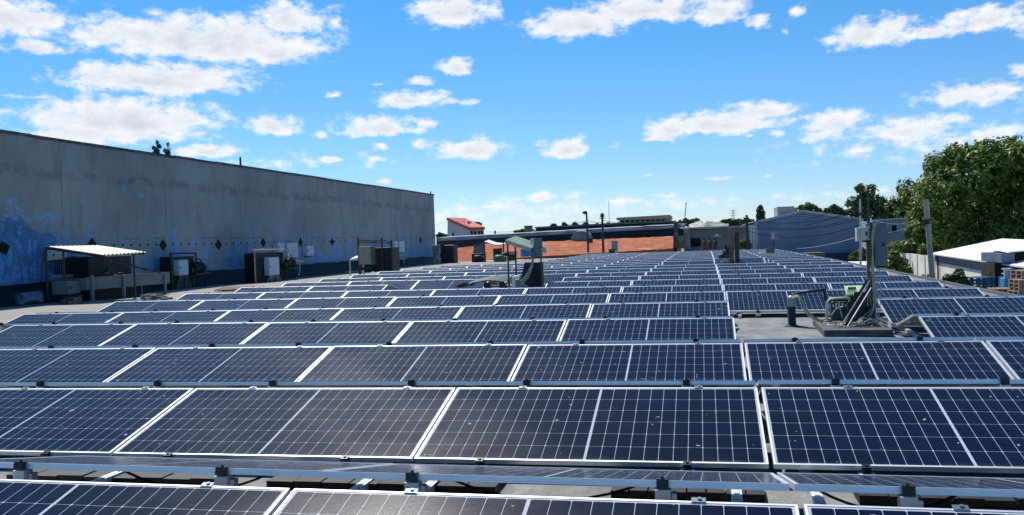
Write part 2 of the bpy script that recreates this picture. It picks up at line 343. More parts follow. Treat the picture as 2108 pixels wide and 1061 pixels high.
# ------------------------------------------------------------------ solar panels
def panel_meshes():
    hx, lip, th = 1.1375, .0115, .032
    fr = MB()
    for (x0, x1, y0, y1) in ((-hx, hx, 0, lip), (-hx, hx, PW-lip, PW), (-hx, -hx+lip, lip, PW-lip), (hx-lip, hx, lip, PW-lip)):
        fr.box(x0, x1, y0, y1, -th, 0)
    gl = MB(); gl.box(-hx+lip, hx-lip, lip, PW-lip, -.009, -.003)
    return fr, gl
_fr, _gl = panel_meshes()
def raw(b, name, m):
    o = b.build(name, m); me = o.data; bpy.data.objects.remove(o); me.name = name; return me
ME_FR = raw(_fr, 'frame', ALU); ME_GL = raw(_gl, 'cell_sheet', CELLS)
c_ = MB(); c_.box(-.025, .025, -.035, .012, .001, .006); c_.box(-.025, .025, -.040, -.005, -.04, .001); c_.cyl((0, -.012), .009, .006, .014, 8)
ME_EC = raw(c_, 'clamp', BLKPL)
c_ = MB(); c_.box(-.028, .028, -.026, .012, .001, .006); c_.box(-.027, .027, -.030, -.003, -.034, .001); c_.cyl((0, -.01), .008, .006, .016, 8)
ME_BC = raw(c_, 'clamp', BLKPL)
c_ = MB(); c_.box(-.030, .030, -.012, .022, .001, .005); c_.cyl((.004, .008), .009, .006, .012, 8)
ME_RC = raw(c_, 'clamp', M('grey_clamp', (.16, .18, .22), .45, .5, .15, 9))
c_ = MB(); c_.box(-.036, .036, -.030, .035, -.385, -.038); c_.box(.040, .062, -.006, .040, -.30, -.06)
ME_RP = raw(c_, 'support_post', ALUD)
c_ = MB(); c_.box(-.045, .045, -.055, .02, -.10, -.042); c_.box(-.03, .03, -.06, -.02, -.06, -.045)
ME_EF = raw(c_, 'support_foot', ALUD)
HOLES = {(3, 0), (4, 0), (7, -4), (7, -3), (8, -3), (11, -99), (12, -1), (12, 0), (13, 0)}
NROW = 23
ORD = ['nearest', 'second', 'third', 'fourth', 'fifth', 'sixth', 'seventh', 'eighth', 'ninth', 'tenth', 'eleventh', 'twelfth', 'thirteenth', 'fourteenth', 'fifteenth', 'sixteenth', 'seventeenth', 'eighteenth', 'nineteenth', 'twentieth', 'twenty-first', 'twenty-second', 'twenty-third']
NTH = ['rightmost', 'second from the right', 'third from the right', 'fourth from the right', 'fifth from the right', 'sixth from the right', 'seventh from the right', 'eighth from the right', 'ninth from the right']
def present(k, c):
    if (k, c) in HOLES or c > 1 or c < -6: return False
    return c >= -4 if k >= 15 else True
def panel_mw(k, c, back):
    a, b = rowab(k); x = (c+.5)*PL; y = (k-1)*PIT; z = a+b*x
    ry = -math.atan(b); jit = random.Random(k*131+c*17+back*7)
    t = TILT+R(jit.uniform(-.25, .25))
    if back: t += BTILT-TILT
    if back: return (x+jit.uniform(-.004, .004), y+RUN+GAP, z+RISE+jit.uniform(-.003, .003)), (-t, ry, 0)
    return (x+jit.uniform(-.004, .004), y, z), (t, ry, 0)
def link(me, name, par, loc=(0, 0, 0), rot=(0, 0, 0)):
    o = bpy.data.objects.new(name, me); COL.objects.link(o); o.parent = par; o.location = loc; o.rotation_euler = rot; return o
def make_panel(k, c, back, label):
    loc, rot = panel_mw(k, c, back)
    o = bpy.data.objects.new('solar_panel', None); COL.objects.link(o); o.location = loc; o.rotation_euler = rot; o.empty_display_size = .2
    tag(o, label, 'solar panel', 'solar panels tilted away from the camera' if back else 'solar panels tilted towards the camera')
    link(ME_FR, 'frame', o); link(ME_GL, 'cell_sheet', o)
    j = random.Random(k*77+c*5+back)
    if k <= 9:
        for s in (-1, 1):
            if back:
                x = s*.62+j.uniform(-.06, .06)
                link(ME_BC, 'clamp', o, (x, 0, 0)); link(ME_RP, 'support_post', o, (x, 0, 0), (BTILT, 0, 0))
            else:
                x = s*.64+j.uniform(-.05, .05)
                link(ME_EC, 'clamp', o, (x, 0, 0))
                if k <= 5: link(ME_EF, 'support_foot', o, (x, 0, 0), (-TILT, 0, 0))
                link(ME_RC, 'clamp', o, (x+.07, PW, 0))
    return o
far_fr, far_gl = MB(), MB()
for k in range(NROW):
    for back in (0, 1):
        cs = []
        for c in range(1, -7, -1):
            if not present(k, c): continue
            y = (k-1)*PIT+(RUN+GAP+.3 if back else .55)
            e = [topx(((c+t)*PL, y, .15)) for t in (0.04, .96)]
            if e[0][2] < .8 or e[0][0] > IW-4 or e[1][0] < 4: continue
            cs.append(c)
        for i, c in enumerate(cs):
            if back and k >= 14: 
                loc, rot = panel_mw(k, c, 1)
                mw = Matrix.Translation(loc) @ Matrix.Rotation(rot[1], 4, 'Y') @ Matrix.Rotation(rot[0], 4, 'X')
                for src, dst in ((_fr, far_fr), (_gl, far_gl)): dst.add([mw @ Vector(v) for v in src.v], src.f)
                continue
            edge = 'in view' if k < 5 else 'in its row'
            if back: lab = 'solar panel tilted away behind the %s ridge, %s %s' % (ORD[k], NTH[i], edge)
            else: lab = 'solar panel tilted towards the camera, %s row, %s %s' % (ORD[k], NTH[i], edge)
            make_panel(k, c, back, lab)
far = thing('far_solar_panels', 'far rows of solar panels sloping away beyond the middle of the roof', 'solar panels', (0, 40, 0)); far['kind'] = 'stuff'
far_fr.build('frame', ALU, far)['kind'] = 'stuff'; far_gl.build('cell_sheet', CELLS, far)['kind'] = 'stuff'
# base rails of the mounting system seen in the ridge gaps and at open tent ends
RAILM = ALUD
for k, c in [(0, -2), (0, -1), (0, 0), (0, 1), (1, 0), (1, 1), (3, -1), (3, 1), (4, 1), (4, -1), (5, 0)]:
    for s in (-1, 1):
        x = (c+.5)*PL+s*.93*(1 if c != -1 else 1); y0 = (k-1)*PIT-.15; y1 = y0+PIT-.02
        b = MB(); b.bar((x, y0, roofz(x, y0)+.035), (x, y1, roofz(x, y1)+.035), .06, .05); b.bar((x, y0+.05, roofz(x, y0)+.062), (x, y1-.05, roofz(x, y1)+.062), .03, .006)
        side = 'left' if s < 0 else 'right'
        spot = {-2: 'far left', -1: 'left of centre', 0: 'right of centre', 1: 'far right'}[c]
        tag(b.build('base_rail', RAILM), '%s aluminium rail under the %s panel row, %s' % (side, ORD[k], spot), 'rail', 'base rails under the panels')

SHADEM = M('black_shade_strip', (.008, .008, .009), .6, 0, .3, 9)  # added black strips put shade into the gaps under the ridges
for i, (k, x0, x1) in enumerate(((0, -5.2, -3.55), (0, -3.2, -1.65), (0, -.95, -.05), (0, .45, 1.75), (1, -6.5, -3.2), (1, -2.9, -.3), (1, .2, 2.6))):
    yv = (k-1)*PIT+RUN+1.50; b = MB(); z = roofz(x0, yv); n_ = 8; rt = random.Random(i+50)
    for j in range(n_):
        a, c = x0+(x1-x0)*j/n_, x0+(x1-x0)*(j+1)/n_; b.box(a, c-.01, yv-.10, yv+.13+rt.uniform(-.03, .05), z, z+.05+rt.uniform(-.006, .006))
    tag(b.build('tray_or_shade_strip', SHADEM), 'black strip standing in for shade on the roof under the %s ridge, %s piece' % (ORD[k], (('leftmost', 'second', 'third', 'rightmost') if k == 0 else ('left', 'middle', 'right'))[i if k == 0 else i-4]), 'tray', 'black shade strips under the panels')
for i, (x0, x1) in enumerate(((-4.0, -2.9), (-1.9, -.6), (.1, 1.0), (1.5, 2.6))):
    yv = -PIT+RUN+.95; b = MB(); b.tube(sag((x0, yv, roofz(x0, yv)+.26), (x1, yv+.15, roofz(x1, yv)+.24), .16, 12), .008, 6)
    tag(b.build('panel_lead', BLACKR), 'black panel lead sagging under the nearest ridge, %s of four' % ('leftmost', 'second', 'third', 'rightmost')[i], 'cable', 'panel leads under the nearest ridge')
# ------------------------------------------------------------------ warehouse wall on the left
def wall_z(y): return 5.58+(y-20)*.0016
wh = thing('warehouse', 'long windowless warehouse wall of grey render with peeling blue paint', 'building', (XW, 0, 0))
Y0, Y1 = -4.0, 64.0
b = MB(); n = 60; H = lambda y: wall_z(y)
ysw = [Y0+(Y1-Y0)*i/n for i in range(n+1)]; zs = [-.3, .6, 1.5, 2.5, 3.5, 4.5]
vs = []; rr = random.Random(3)
for y in ysw:
    for z in zs: vs.append((XW+rr.uniform(-.006, .006), y, z))
    vs.append((XW, y, H(y)))
m = len(zs)+1
b.add(vs, [(i*m+j, (i+1)*m+j, (i+1)*m+j+1, i*m+j+1) for i in range(n) for j in range(m-1)])
b.add([(XW, Y1, -3), (XW-28, Y1, -3), (XW-28, Y1, H(Y1)), (XW, Y1, H(Y1))], [(0, 1, 2, 3)])
b.add([(XW, Y0, H(Y0)), (XW, Y1, H(Y1)), (XW-28, Y1, H(Y1)), (XW-28, Y0, H(Y0))], [(0, 1, 2, 3)])
b.add([(XW, Y0, -3), (XW-28, Y0, -3), (XW-28, Y0, H(Y0)), (XW, Y0, H(Y0))], [(0, 1, 2, 3)])
b.build('wall', WALLM, wh)
b = MB(); rr = random.Random(5); y = Y0
while y < Y1:
    y2 = min(y+rr.uniform(1.4, 3.2), Y1+.05); d = rr.uniform(-.012, .012)
    b.box(XW-.3, XW+.07, y, y2-.012, H(y)-.02+d, H(y)+.07+d); y = y2
b.build('coping', M('coping_felt', (.04, .06, .10), .7, 0, .6, 1.2, (.25, .24, .22), .5), wh)
b = MB()   # bitumen felt upstand at the wall foot, widened and darkened to imitate wall shade
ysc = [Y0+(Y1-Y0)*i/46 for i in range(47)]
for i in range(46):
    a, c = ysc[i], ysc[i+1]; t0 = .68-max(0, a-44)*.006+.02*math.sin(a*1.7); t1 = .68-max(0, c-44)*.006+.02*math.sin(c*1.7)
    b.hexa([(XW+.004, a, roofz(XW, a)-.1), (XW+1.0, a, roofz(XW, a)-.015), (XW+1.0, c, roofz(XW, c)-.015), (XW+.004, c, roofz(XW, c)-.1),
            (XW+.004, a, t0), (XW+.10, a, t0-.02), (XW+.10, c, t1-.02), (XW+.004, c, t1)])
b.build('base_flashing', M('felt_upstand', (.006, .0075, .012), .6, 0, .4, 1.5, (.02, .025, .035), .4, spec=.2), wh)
b = MB()
for i in range(46):
    a, c = ysc[i], ysc[i+1]; t0 = .68-max(0, a-44)*.006+.02*math.sin(a*1.7); t1 = .68-max(0, c-44)*.006+.02*math.sin(c*1.7)
    b.hexa([(XW+.002, a, t0+.004), (XW+.115, a, t0-.014), (XW+.115, c, t1-.014), (XW+.002, c, t1+.004), (XW+.002, a, t0+.05), (XW+.115, a, t0+.012), (XW+.115, c, t1+.012), (XW+.002, c, t1+.05)])
b.build('flashing_cap', M('flashing_cap', (.22, .27, .32), .5, .2, .5, 1.5), wh)
for x, yy, s in ((8, 511, .26), (190, 503, .25), (336, 505, .26), (450, 504, .27), (542, 500, .26), (619, 499, .27), (684, 498, .27), (866, 495, .25)):
    p = at(x, yy, X=XW+.02); b = MB(); a = R(45 if s < 1 else 20)
    b.poly([(XW+.008, p.y+s*1.0*math.cos(q+.3*(x == 8)), p.z+s*.92*math.sin(q+.3*(x == 8))) for q in (0, math.pi/2, math.pi, 3*math.pi/2)], (.02, 0, 0)); b.build('anchor_plate', DARKIN, wh)
for i in range(34):
    b = MB(); p = at(235+i*18*(1-i*.006), 505-i*.25, X=XW+.01); b.box(XW+.004, XW+.02, p.y-.04, p.y+.04, p.z-.035, p.z+.035); b.build('bolt', DARKIN, wh)
b = MB(); p = at(496, 342, X=XW-.1); b.cyl((XW-.12, p.y), .05, H(p.y), H(p.y)+.5, 8); b.build('roof_pipe', DARKST, wh)
b = MB(); p = at(889, 400, X=XW-.1); b.cyl((XW-.12, Y1-.4), .05, H(Y1), H(Y1)+.28, 8); b.cyl((XW-.05, Y1-.05), .06, .1, H(Y1)-.1, 10); b.build('corner_downpipe', DARKST, wh)

# leaf clusters ------------------------------------------------------------
def leafmat(name, dark, light, tr=.25):
    t = NT(name); g = t.N.new('ShaderNodeNewGeometry').outputs['Random Per Island']
    c = t.mix(g, dark, light); c = t.mix(t.math('MULTIPLY', t.ramp(t.noise(.55, 4), .4, .7), .45), c, tuple(v*1.25 for v in light))
    t.b.inputs['Roughness'].default_value = .42; t.b.inputs['Specular IOR Level'].default_value = .5
    t.K(c, t.b.inputs['Base Color']); tl = t.N.new('ShaderNodeBsdfTranslucent'); t.K(c, tl.inputs[0])
    ms = t.N.new('ShaderNodeMixShader'); ms.inputs[0].default_value = tr; o = t.N['Material Output']
    t.K(t.b.outputs[0], ms.inputs[1]); t.K(tl.outputs[0], ms.inputs[2]); t.K(ms.outputs[0], o.inputs[0]); return t.m
LEAF = leafmat('walnut_leaves', (.03, .07, .012), (.23, .32, .06), .42)
LEAFD = leafmat('dark_leaves', (.018, .045, .012), (.09, .14, .035), .35)
LEAFY = leafmat('yellow_green_leaves', (.06, .10, .018), (.20, .24, .045), .45)
POPL = leafmat('poplar_leaves', (.010, .028, .012), (.028, .056, .022), .2)
BARK = M('bark', (.09, .07, .05), .9, 0, .4, 6)
def crown(blobs, n, size, seed, shell=.62):
    """leaf-sized folded quads, thickest in an uneven shell of every blob, with gaps between clumps"""
    r = random.Random(seed); b = MB(); tot = sum(q[3]**2 for q in blobs)
    for (cx, cy, cz, rad, *sq) in blobs:
        sz = sq[0] if sq else 1.0; k = max(6, int(n*rad*rad/tot))
        for _ in range(k):
            while True:
                d = Vector((r.gauss(0, 1), r.gauss(0, 1), r.gauss(0, 1)))
                if d.length > .01: break
            d.normalize(); q = rad*(shell+(1-shell)*r.random())*(1.0+.28*mnoise.noise(Vector((cx, cy, cz))*1.3+d*2.3))
            p = Vector((cx+d.x*q, cy+d.y*q, cz+d.z*q*sz))
            if mnoise.noise(p*(1.5/max(.5, rad*.55))+Vector((seed, 0, 0))) < -.16: continue
            nrm = (d+Vector((r.gauss(0, .5), r.gauss(0, .5), r.gauss(.25, .5)))).normalized()
            a = nrm.orthogonal().normalized(); a.rotate(Matrix.Rotation(r.random()*6.28, 3, nrm)); c = nrm.cross(a)
            s = size*r.uniform(.45, 1.5)
            t = p-a*s*.55; u_ = p+a*s*.55; f1 = p+c*s*.30+nrm*s*.10; f2 = p-c*s*.30+nrm*s*.10
            b.add([t, f2, u_, f1], [(0, 1, 2), (0, 2, 3)])
    return b
def tree(name, label, base, blobs, n, size, seed, leaf, trunk_r=.25, group=None, cat='tree', shell=.62):
    o = thing(name, label, cat, base, group); B = Vector(base); r = random.Random(seed+99)
    crown(blobs, n, size, seed, shell).build('crown', leaf, o)
    b = MB(); cx = sum(q[0] for q in blobs)/len(blobs); cy = sum(q[1] for q in blobs)/len(blobs); zt = min(q[2] for q in blobs); zm = max(q[2] for q in blobs)
    fork = B.lerp(Vector((cx, cy, zt)), .75); b.tube(smooth_path([B, B.lerp(fork, .5)+Vector((r.uniform(-.1, .1), 0, 0)), fork], 4), [trunk_r*(1-.45*i/8) for i in range(9)], 10)
    for q in blobs:
        e = Vector(q[:3]); mid = fork.lerp(e, .5)+Vector((r.uniform(-.2, .2), r.uniform(-.2, .2), r.uniform(0, .3)))*q[3]*.4
        pts = smooth_path([fork, mid, e], 4); b.tube(pts, [max(.015, trunk_r*.5*(1-.85*i/(len(pts)-1))) for i in range(len(pts))], 6)
    b.build('trunk', BARK, o); return o
def pblobs(lst, Y, jit=1.2, seed=1, sq=None):
    r = random.Random(seed); out = []
    for x, y, rp in lst:
        yy = Y+r.uniform(-jit, jit); p = at(x, y, Y=yy); k = topx(p)[2]
        out.append((p.x, p.y, p.z, rp*k/FPX)+((sq,) if sq else ()))
    return out
# two saplings rooted on the warehouse roof
for x, y, lab in ((323, 312, 'left small sapling growing on top of the warehouse wall'), (345, 312, 'right small sapling growing on top of the warehouse wall')):
    p = at(x, y, X=XW-.5); base = (p.x, p.y, H(p.y)+.05)
    bl = [(p.x+dx, p.y+dx*1.2, H(p.y)+.05+h, r_) for dx, h, r_ in ((0, .18, .16), (.05, .4, .13), (-.07, .33, .10), (.02, .58, .07))]
    tree('sapling', lab, base, bl, 420, .085, int(x), LEAFD, .012, 'saplings on the warehouse parapet', 'plant', .3)

# ------------------------------------------------------------------ equipment helpers
def cabinet(b, x0, x1, y0, y1, z0, z1, rz=0): b.box(x0, x1, y0, y1, z0, z1, rz)
def cab_thing(name, label, cat, px0, py0, px1, py1, Y, dep, m, rz=0, group=None, door=True, mount=None, bracket=None, X=None):
    """an enclosure with a door leaf, hinge line, lock and gland plate"""
    if X is not None:
        a = at(px0, py1, X=X); c = at(px1, py0, X=X); d = at(px0, py0, X=X); e = at(px1, py1, X=X)
        y0, y1, z0, z1 = (a.y+d.y)/2, (c.y+e.y)/2, (a.z+e.z)/2, (c.z+d.z)/2
        o = thing(name, label, cat, (X, (y0+y1)/2, z0), group)
        b = MB(); b.box(X-dep, X-.012, y0, y1, z0, z1); b.build('body', m, o, bevel=.012)
        b = MB(); b.box(X-.011, X+.012, y0+.02, y1-.02, z0+.03, z1-.03); dr = b.build('door', m, o, bevel=.006)
        b = MB(); b.box(X+.013, X+.035, y0+.06, y0+.10, (z0+z1)/2-.05, (z0+z1)/2+.05); b.build('lock', DARKST, dr)
        b = MB(); b.box(X-dep*.8, X-.06, y0+.1, y1-.1, z0-.05, z0-.002); b.build('gland_plate', DARKST, o)
        return o
    a = at(px0, py1, Y=Y); c = at(px1, py0, Y=Y); d = at(px0, py0, Y=Y); e = at(px1, py1, Y=Y)
    x0, x1, z0, z1 = (a.x+d.x)/2, (c.x+e.x)/2, (a.z+e.z)/2, (c.z+d.z)/2
    cx, cy = (x0+x1)/2, Y+dep/2
    o = thing(name, label, cat, (cx, cy, z0), group)
    b = MB(); b.box(x0, x1, Y, Y+dep, z0, z1, rz, (cx, cy)); b.build('body', m, o, bevel=.01)
    if door:
        b = MB(); b.box(x0+.025, x1-.025, Y-.016, Y-.003, z0+.03, z1-.03, rz, (cx, cy)); dr = b.build('door', m, o, bevel=.005)
        b = MB(); b.box(x1-.075, x1-.05, Y-.034, Y-.017, (z0+z1)/2-.03, (z0+z1)/2+.03, rz, (cx, cy)); b.build('lock', DARKST, dr)
    b = MB(); b.box(x0+.05, x1-.05, Y+.05, Y+dep-.03, z0-.03, z0-.002, rz, (cx, cy)); b.build('gland_plate', DARKST, o)
    return o
def motor(b, c, r, l, d=(1, 0, 0)):
    c = Vector(c); d = Vector(d).normalized(); pts = [c-d*l*.5, c-d*l*.42, c-d*l*.40, c+d*l*.25, c+d*l*.27, c+d*l*.5]
    b.tube(pts, [r*.7, r*.95, r, r, r*.8, r*.75], 14)
    for i in range(7): b.tube([c+d*l*(-.34+i*.085), c+d*l*(-.325+i*.085)], [r*1.09, r*1.09], 14)
def scrawl(b, c, rad, n, r, seed, flat=.5):
    q = random.Random(seed); c = Vector(c)
    for _ in range(n):
        R0 = rad*q.uniform(.5, 1); cx = c+Vector((q.uniform(-.25, .25)*rad, q.uniform(-.25, .25)*rad, 0)); a0 = q.random()*6.28; t = q.uniform(.8, 1.6)
        pts = [cx+Vector((math.cos(a0+i*.5)*R0, math.sin(a0+i*.5)*R0*q.uniform(.8, 1.), abs(math.sin(i*.4+a0))*rad*flat*t*.5+r)) for i in range(11)]
        b.tube(smooth_path(pts, 2), r, 6)
    return b

# ------------------------------------------------------------------ kit on the plinth in the bare part of the roof (right)
zp = roofz(1.8, 8.8)
pl_ = MB(); zt = zp+.095
pl_.hexa([(1.30, 7.98, zp-.03), (2.24, 7.88, zp-.03), (2.34, 9.55, zp-.03), (1.34, 9.75, zp-.03), (1.305, 7.99, zt), (2.235, 7.89, zt+.004), (2.335, 9.55, zt), (1.345, 9.74, zt)])
tag(pl_.build('plinth', M('felted_plinth', (.085, .085, .09), .8, 0, .35, 6, (.05, .05, .05), .4, .4, 90), bevel=.02), 'low dark felt covered plinth under the green compressor', 'plinth')
vp = thing('vent_pipe', 'dark roof vent pipe wrapped in silver foil at its top', 'pipe', (.99, 9.48, roofz(1, 9.5)))
b = MB(); z0 = roofz(1, 9.5); b.tube([(.99, 9.48, z0-.02), (.99, 9.48, z0+.012), (.99, 9.48, z0+.03), (.99, 9.48, z0+.33)], [.13, .12, .068, .064], 18); b.build('pipe', M('felt_collar', (.025, .027, .04), .7, 0, .5, 20), vp)
b = MB(); b.tube([(.99, 9.48, z0+.331), (.991, 9.48, z0+.38), (.993, 9.48, z0+.45), (.998, 9.48, z0+.485), (1.005, 9.48, z0+.495)], [.068, .066, .067, .058, .035], 18); b.build('foil_wrap', M('aluminium_foil_tape', (.34, .34, .33), .45, .5, .2, 20), vp)
b = MB()
for i in range(4):
    a = Vector((1.0, 9.44-.02*i, z0+.50-.01*i)); b.tube(smooth_path([a, a+Vector((.10, -.02, .015)), a+Vector((.17, -.03, -.10)), a+Vector((.19+.03*i, -.06, -.26)), a+Vector((.33+.05*i, -.12, -.38)), a+Vector((.55+.03*i, -.25, -.40+.02*i))], 6), .0075, 6)
tag(b.build('cable_bundle', ROPE), 'pale cables drooping from the foil wrapped vent pipe to the plinth', 'cable')
b = MB(); b.tube(smooth_path([(1.02, 9.5, z0+.47), (1.05, 9.5, z0+.53), (1.5, 9.6, z0+.585), (1.52, 9.6, z0+.56), (1.54, 9.55, z0+.40)], 5), .022, 10)
tag(b.build('insulated_pipe', BLACKR), 'black insulated refrigerant pipe from the vent to the green compressor', 'pipe')
b = MB(); b.tube(smooth_path([(1.06, 9.38, z0+.02), (1.2, 9.2, z0+.012), (1.34, 9.05, z0+.02), (1.42, 9.0, z0+.14), (1.5, 9.0, z0+.16)], 6), .009, 6)
tag(b.build('black_hose', BLACKR), 'thin black hose lying on the roof between vent pipe and plinth', 'hose')
comp = thing('compressor', 'dark green refrigeration compressor with pale tubes on the plinth', 'compressor', (1.66, 9.0, zt))
b = MB(); b.hexa([(1.52, 8.86, zt+.05), (1.76, 8.84, zt+.05), (1.78, 9.12, zt+.05), (1.54, 9.14, zt+.05), (1.53, 8.88, zt+.35), (1.77, 8.86, zt+.35), (1.78, 9.10, zt+.35), (1.54, 9.12, zt+.35)]); b.build('housing', GREENST, comp, bevel=.03)
b = MB(); motor(b, (1.66, 8.98, zt+.37), .055, .30)
b.build('cylinder_head', M('cast_iron_black', (.02, .025, .022), .5, .4, .4, 20), comp)
b = MB(); 
for x in (1.53, 1.77): b.cyl((x, 8.9), .012, zt, zt+.06, 8); b.cyl((x, 9.1), .012, zt, zt+.06, 8)
b.build('foot', DARKST, comp)
b = MB(); b.tube(smooth_path([(1.45, 8.85, zt+.10), (1.46, 8.84, zt+.28), (1.52, 8.83, zt+.39), (1.78, 8.83, zt+.40), (1.80, 8.9, zt+.34)], 5), .017, 8)
b.tube(smooth_path([(1.64, 8.82, zt+.34), (1.66, 8.80, zt+.2), (1.70, 8.79, zt+.02)], 5), .010, 6); b.tube(smooth_path([(1.53, 8.83, zt+.14), (1.6, 8.82, zt+.24), (1.7, 8.82, zt+.27)], 4), .010, 6)
b.tube(smooth_path([(1.47, 8.9, zt+.02), (1.47, 8.86, zt+.2), (1.5, 8.85, zt+.30)], 4), .02, 8)
b.build('pale_tube', M('frosted_pipe', (.62, .63, .60), .5, .2, .2, 20), comp)
b = MB()
for i in range(5): b.cyl((1.56+i*.045, 8.845), .012, zt+.27, zt+.30+.02*(i % 2), 8)
b.build('valve', ALUD, comp)
con = thing('condenser_unit', 'dark green condenser casing with fan behind the leaning braces', 'condenser', (1.95, 9.15, zt))
b = MB(); b.box(1.80, 2.06, 9.0, 9.32, zt+.02, zt+.42); b.build('casing', GREENST, con, bevel=.012)
b = MB(); b.box(1.86, 2.04, 8.72, 8.76, zt+.02, zt+.50); b.build('side_panel', GREENST, con)
b = MB(); b.tube([(1.93, 8.985, zt+.23), (1.93, 8.998, zt+.23)], [.10, .11], 20); b.build('fan_grille', DARKST, con)
b = MB()
for i in range(4): b.tube(smooth_path([(1.80+i*.03, 8.97, zt+.40), (1.80+i*.03, 8.95, zt+.52), (1.82+i*.03, 8.96, zt+.56), (1.84+i*.03, 9.0, zt+.42)], 4), .009, 6)
b.build('pipe_loop', BLACKR, con)
p0 = at(1740, 608, Y=9.5); p1 = at(1770, 590, Y=9.5)
b = MB(); b.hexa([(p0.x, 9.25, p0.z-.03), (p1.x+.06, 9.25, p0.z-.03), (p1.x+.06, 9.62, p1.z), (p0.x, 9.62, p1.z), (p0.x, 9.25, p0.z-.02), (p1.x+.06, 9.25, p0.z-.02), (p1.x+.06, 9.62, p1.z+.01), (p0.x, 9.62, p1.z+.01)]); b.bar((p0.x+.03, 9.6, zt), (p0.x+.03, 9.6, p1.z-.01), .02); b.bar((p1.x, 9.6, zt), (p1.x, 9.6, p1.z-.01), .02)
tag(b.build('cover_sheet', M('pale_green_sheet', (.42, .68, .42), .6, 0, .2, 6)), 'pale mint green cover sheet behind the green compressor', 'sheet')
def inst_post():
    o = thing('equipment_stand', 'tall dark green steel stand with two leaning braces beside the compressor', 'stand', (2.03, 8.6, zt))
    b = MB(); pa = at(1786, 500, Y=8.75); b.bar((pa.x, 8.75, zt), (pa.x, 8.75, 1.50), .045, .045); b.build('rear_post', M('faded_post_paint', (.16, .17, .13), .6, .2, .5, 8, (.3, .28, .24), .5), o)
    b = MB(); q = at(1794, 500, Y=8.55); b.bar((q.x, 8.55, zt), (q.x, 8.55, 1.52), .04, .04); b.bar((q.x-.005, 8.53, zt+.001), (q.x-.005, 8.53, .75), .05, .02); b.build('front_post', GREENST, o)
    for (x0, y0, x1, y1, Y0_, Y1_) in ((1786, 578, 1727, 672, 8.72, 8.62), (1792, 588, 1738, 676, 8.6, 8.35)):
        b = MB(); b.bar(at(x0, y0, Y=Y0_), at(x1, y1, Y=Y1_), .045, .05, (0, -1, .3)); br = b.build('brace', DARKST, o)
        b = MB(); v = Vector((.026, -.022, .0)); b.bar(at(x0, y0, Y=Y0_-.03)+v, at(x1, y1, Y=Y1_-.03)+v, .012, .012); b.build('flange', ALUD, br)
    b = MB(); q = at(1796, 640, Y=8.6); b.box(q.x-.06, q.x+.03, 8.57, 8.75, zt, zt+.28); b.build('foot_block', DARKST, o)
inst_post()
cb = cab_thing('control_cabinet', 'tall grey electrical cabinet on the green stand above the compressor', 'cabinet', 1796, 459, 1827, 548, 8.60, .16, GREYDK)
b = MB(); q = at(1795.5, 503, Y=8.57); b.box(q.x-.012, q.x+.012, 8.575, 8.76, at(1795, 548, Y=8.57).z, at(1795, 459, Y=8.57).z); b.build('edge_strip', DARKST, cb)
jb = cab_thing('junction_box', 'small pale junction box left of the tall grey cabinet', 'box', 1769, 468, 1792, 495, 8.62, .13, CREAM)
b = MB(); q = at(1766, 482, Y=8.6); b.box(q.x-.02, q.x+.018, 8.60, 8.72, at(1766, 497, Y=8.6).z, at(1766, 469, Y=8.6).z); b.build('lid', CREAM, jb)
b = MB(); rr = random.Random(11)
for i in range(3):
    a = at(1806-3*i, 457, Y=8.52); e = at(1797+i*2, 640-i*6, Y=8.50); c1 = at(1800-i*2.5, 480+i*7, Y=8.5-.01*i); c2 = at(1795+i*1.5, 540, Y=8.5); 
    b.tube(smooth_path([at(1812+i, 459, Y=8.55), a, c1, c2, at(1797+2*i, 600, Y=8.5), e, at(1780-i*7, 665-2*i, Y=8.5), at(1765-i*7, 668-2*i, Y=8.45)], 5), .006, 6)
tag(b.build('cable_bundle', ROPE), 'pale cables hanging down the green stand from the tall cabinet', 'cable')
b = MB(); rr = random.Random(12)
for i in range(4):
    x = 1802+i*3.4; b.tube(smooth_path([at(x+4, 549, Y=8.66), at(x+1+rr.uniform(-2, 2), 580, Y=8.64), at(x-1+rr.uniform(-3, 3), 610, Y=8.64), at(x-3, 650, Y=8.62), at(x-8-3*i, 672, Y=8.6)], 5), .006, 6)
tag(b.build('cable_bundle', M('grey_white_cable', (.5, .5, .5), .6, 0, .2, 20)), 'thin grey cables dropping from under the tall grey cabinet', 'cable')
b = MB(); scrawl(b, (1.78, 8.45, zt), .20, 9, .0065, 21, .35); scrawl(b, (1.60, 8.55, zt), .16, 6, .0065, 22, .3); scrawl(b, (1.98, 8.40, zt+.01), .16, 7, .0065, 23, .9)
tag(b.build('cable_tangle', ROPE), 'tangled pale cable coils heaped on the plinth', 'cable')
b = MB(); rr = random.Random(30)
for i in range(46):
    x, y = rr.uniform(1.45, 2.15), rr.uniform(8.25, 8.75); a = rr.random()*3.14; l = rr.uniform(.02, .06); b.bar((x, y, zt+.008), (x+l*math.cos(a), y+l*math.sin(a), zt+.012+rr.random()*.01), .018, .008)
tag(b.build('dry_leaf_litter', M('dry_litter', (.34, .25, .13), .9, 0, .5, 30)), 'scatter of dry brown leaf litter on the plinth', 'litter', kind='stuff')
b = MB(); b.tube(smooth_path([(2.15, 8.35, zt+.01), (2.4, 8.15, zp+.03), (2.62, 7.95, zp+.02), (2.9, 7.75, zp+.02)], 6), .012, 6)
tag(b.build('cable', ROPE), 'single pale cable running from the plinth under the right hand panels', 'cable')

